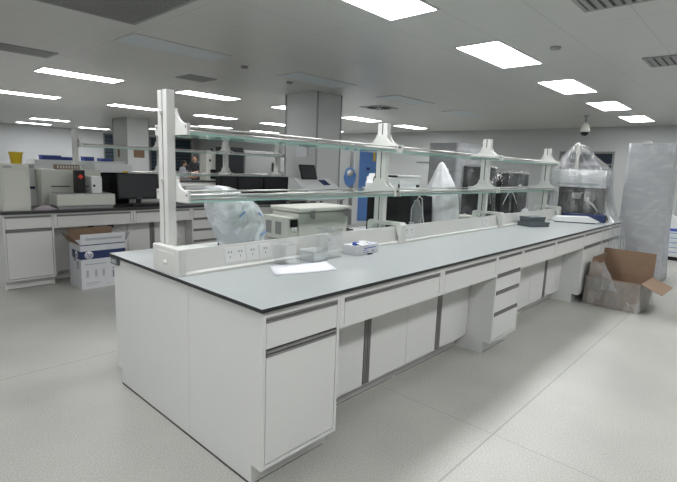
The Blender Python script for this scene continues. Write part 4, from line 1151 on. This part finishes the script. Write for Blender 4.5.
def person(label, loc, rz, s, lean, shirt, hair_long, reach):
    """standing figure facing -y; lean bends the trunk forward (towards -y), reach raises the forearms"""
    t = thing('person', label, 'person', loc, rz)
    L_ = lean
    hip = (0, 0, .90 * s)
    def up(z, fwd=0): return (0, -L_ * (z - .9) * s - fwd, (.9 + (z - .9) * (1 - .25 * L_)) * s)
    chest, neck, headc, headt = up(1.28), up(1.45), up(1.57, .02), up(1.70, .01)
    V = [hip, up(1.08), chest, up(1.40), neck, up(1.50), headc, headt]
    E_ = [(0, 1), (1, 2), (2, 3), (3, 4), (4, 5), (5, 6), (6, 7)]
    Rr = [(.15 * s, .10 * s), (.135 * s, .09 * s), (.16 * s, .10 * s), (.12 * s, .08 * s), .055 * s, .06 * s, (.078 * s, .098 * s), (.055 * s, .07 * s)]
    arms, legs = [], []
    for sx in (-1, 1):
        b = len(V)
        sh = up(1.40); el = (sx * .25 * s, sh[1] - .06 * s, sh[2] - .29 * s)
        wr_ = (sx * .19 * s, el[1] - (.22 if reach else .06) * s, el[2] - (.02 if reach else .25) * s)
        hd_ = (sx * .16 * s, wr_[1] - .07 * s, wr_[2] - .01 * s)
        V += [(sx * .18 * s, sh[1], sh[2] - .01 * s), el, wr_, hd_]
        E_ += [(3, b), (b, b + 1), (b + 1, b + 2), (b + 2, b + 3)]
        Rr += [.058 * s, .044 * s, .03 * s, (.036 * s, .018 * s)]
        for f_ in range(5):       # fingers and thumb
            q = len(V); dx = (-.028 + .014 * f_) * s
            ln = (.045, .07, .078, .07, .055)[f_] * s
            V += [(hd_[0] + dx * (1.6 if f_ == 0 else 1), hd_[1] - .03 * s, hd_[2]), (hd_[0] + dx * (2 if f_ == 0 else 1.1), hd_[1] - .03 * s - ln, hd_[2] - .015 * s)]
            E_ += [(b + 3, q), (q, q + 1)]; Rr += [.008 * s, .006 * s]
        arms.append((V[b], el, wr_))
        b = len(V)
        V += [(sx * .09 * s, 0, .82 * s), (sx * .10 * s, -.01 * s, .47 * s), (sx * .10 * s, .01 * s, .09 * s), (sx * .11 * s, -.13 * s, .035 * s)]
        E_ += [(0, b), (b, b + 1), (b + 1, b + 2), (b + 2, b + 3)]
        Rr += [.085 * s, .06 * s, .042 * s, (.04 * s, .028 * s)]
        legs.append(b)
    skin_body(V, E_, Rr, 'body', 'skin', t)
    # shirt
    SV = [hip, up(1.08), chest, up(1.41)]; SE = [(0, 1), (1, 2), (2, 3)]
    SR = [(.165 * s, .115 * s), (.15 * s, .105 * s), (.175 * s, .115 * s), (.13 * s, .09 * s)]
    for a in arms:
        b = len(SV); SV += [a[0], a[1], (a[1][0] * .3 + a[2][0] * .7, a[1][1] * .3 + a[2][1] * .7, a[1][2] * .3 + a[2][2] * .7)]
        SE += [(3, b), (b, b + 1), (b + 1, b + 2)]; SR += [.07 * s, .056 * s, .045 * s]
    skin_body(SV, SE, SR, 'shirt', shirt, t)
    TV = [(0, 0, .92 * s)]; TE = []; TR = [(.16 * s, .115 * s)]
    for sx in (-1, 1):
        b = len(TV); TV += [(sx * .09 * s, 0, .82 * s), (sx * .10 * s, -.01 * s, .47 * s), (sx * .10 * s, .01 * s, .10 * s)]
        TE += [(0, b), (b, b + 1), (b + 1, b + 2)]; TR += [.098 * s, .074 * s, .06 * s]
    skin_body(TV, TE, TR, 'trousers', 'trouser', t)
    # hair cap, with face left free at the front
    hc = Vector(up(1.635, -.02)); hr = MB(); rings = []
    for j in range(9):
        th_ = pi * j / 8 * .62
        rings.append([(hc.x + .092 * s * sin(th_) * cos(a) + 0, hc.y + .115 * s * sin(th_) * sin(a) + (.03 * s if sin(a) < 0 else 0) * (j / 8), hc.z + .095 * s * cos(th_) - (0.0 if sin(a) < .2 else (.10 if hair_long else .03)) * s * (j / 8) ** 2) for a in [2 * pi * k / 20 for k in range(20)]])
    rings[0] = [(hc.x + .004 * cos(a), hc.y + .004 * sin(a), hc.z + .095 * s) for a in [2 * pi * k / 20 for k in range(20)]]
    hr.loft(rings).build('hair', 'hair', t)
    fc = Vector(headc); fm = MB()
    for sx in (-1, 1): fm.lathe([(.001, -.008), (.009, -.004), (.009, .004), (.001, .008)], fc.x + sx * .032 * s, fc.y - .088 * s, 10)
    for v in fm.bm.verts: v.co.z += fc.z + .02 * s
    fm.build('eyes', 'hair', t)
    fm = MB().poly([(fc.y - .085 * s, fc.z + .02 * s), (fc.y - .125 * s, fc.z - .02 * s), (fc.y - .085 * s, fc.z - .028 * s)], 'x', fc.x - .014 * s, fc.x + .014 * s)
    fm.box(fc.x - .025 * s, fc.x + .025 * s, fc.y - .095 * s, fc.y - .085 * s, fc.z - .055 * s, fc.z - .045 * s).build('nose_and_mouth', 'skin', t)
    ea = MB()
    for sx in (-1, 1): ea.box(fc.x + sx * .082 * s - .008, fc.x + sx * .082 * s + .008, fc.y - .02 * s, fc.y + .02 * s, fc.z - .03 * s, fc.z + .03 * s, bev=.005)
    ea.build('ears', 'skin', t)
    return t
person('person in a charcoal top standing far back before the dark window', (8.19, 14.5, 0), radians(-60), 1.0, .12, 'shirt', False, True)
person('person in pale clothes with long black hair, left of the one in charcoal', (6.76, 13.1, 0), radians(50), .88, .25, 'coat', True, True)

# ------------------------------------------------------------------ camera, world, view
cam = bpy.data.cameras.new('camera'); co = bpy.data.objects.new('camera', cam); C.objects.link(co)
cam.sensor_width = 36.0; cam.sensor_fit = 'HORIZONTAL'
cam.lens = 468.0 / 677.0 * 36.0
cam.clip_start = .05; cam.clip_end = 100
rx, ry, rz = radians(81.053), radians(-2.145), radians(-47.051)
co.location = (-1.154, -1.472, 1.437)
co.rotation_mode = 'XYZ'; co.rotation_euler = (rx, ry, rz)
bpy.context.scene.camera = co
wd = bpy.data.worlds.new('world'); bpy.context.scene.world = wd; wd.use_nodes = True
wd.node_tree.nodes['Background'].inputs[0].default_value = (.02, .025, .035, 1)
wd.node_tree.nodes['Background'].inputs[1].default_value = .3
vs = bpy.context.scene.view_settings
vs.view_transform = 'Standard'; vs.look = 'None'; vs.gamma = 1.0; vs.exposure = 0.95; vs.use_curve_mapping = False
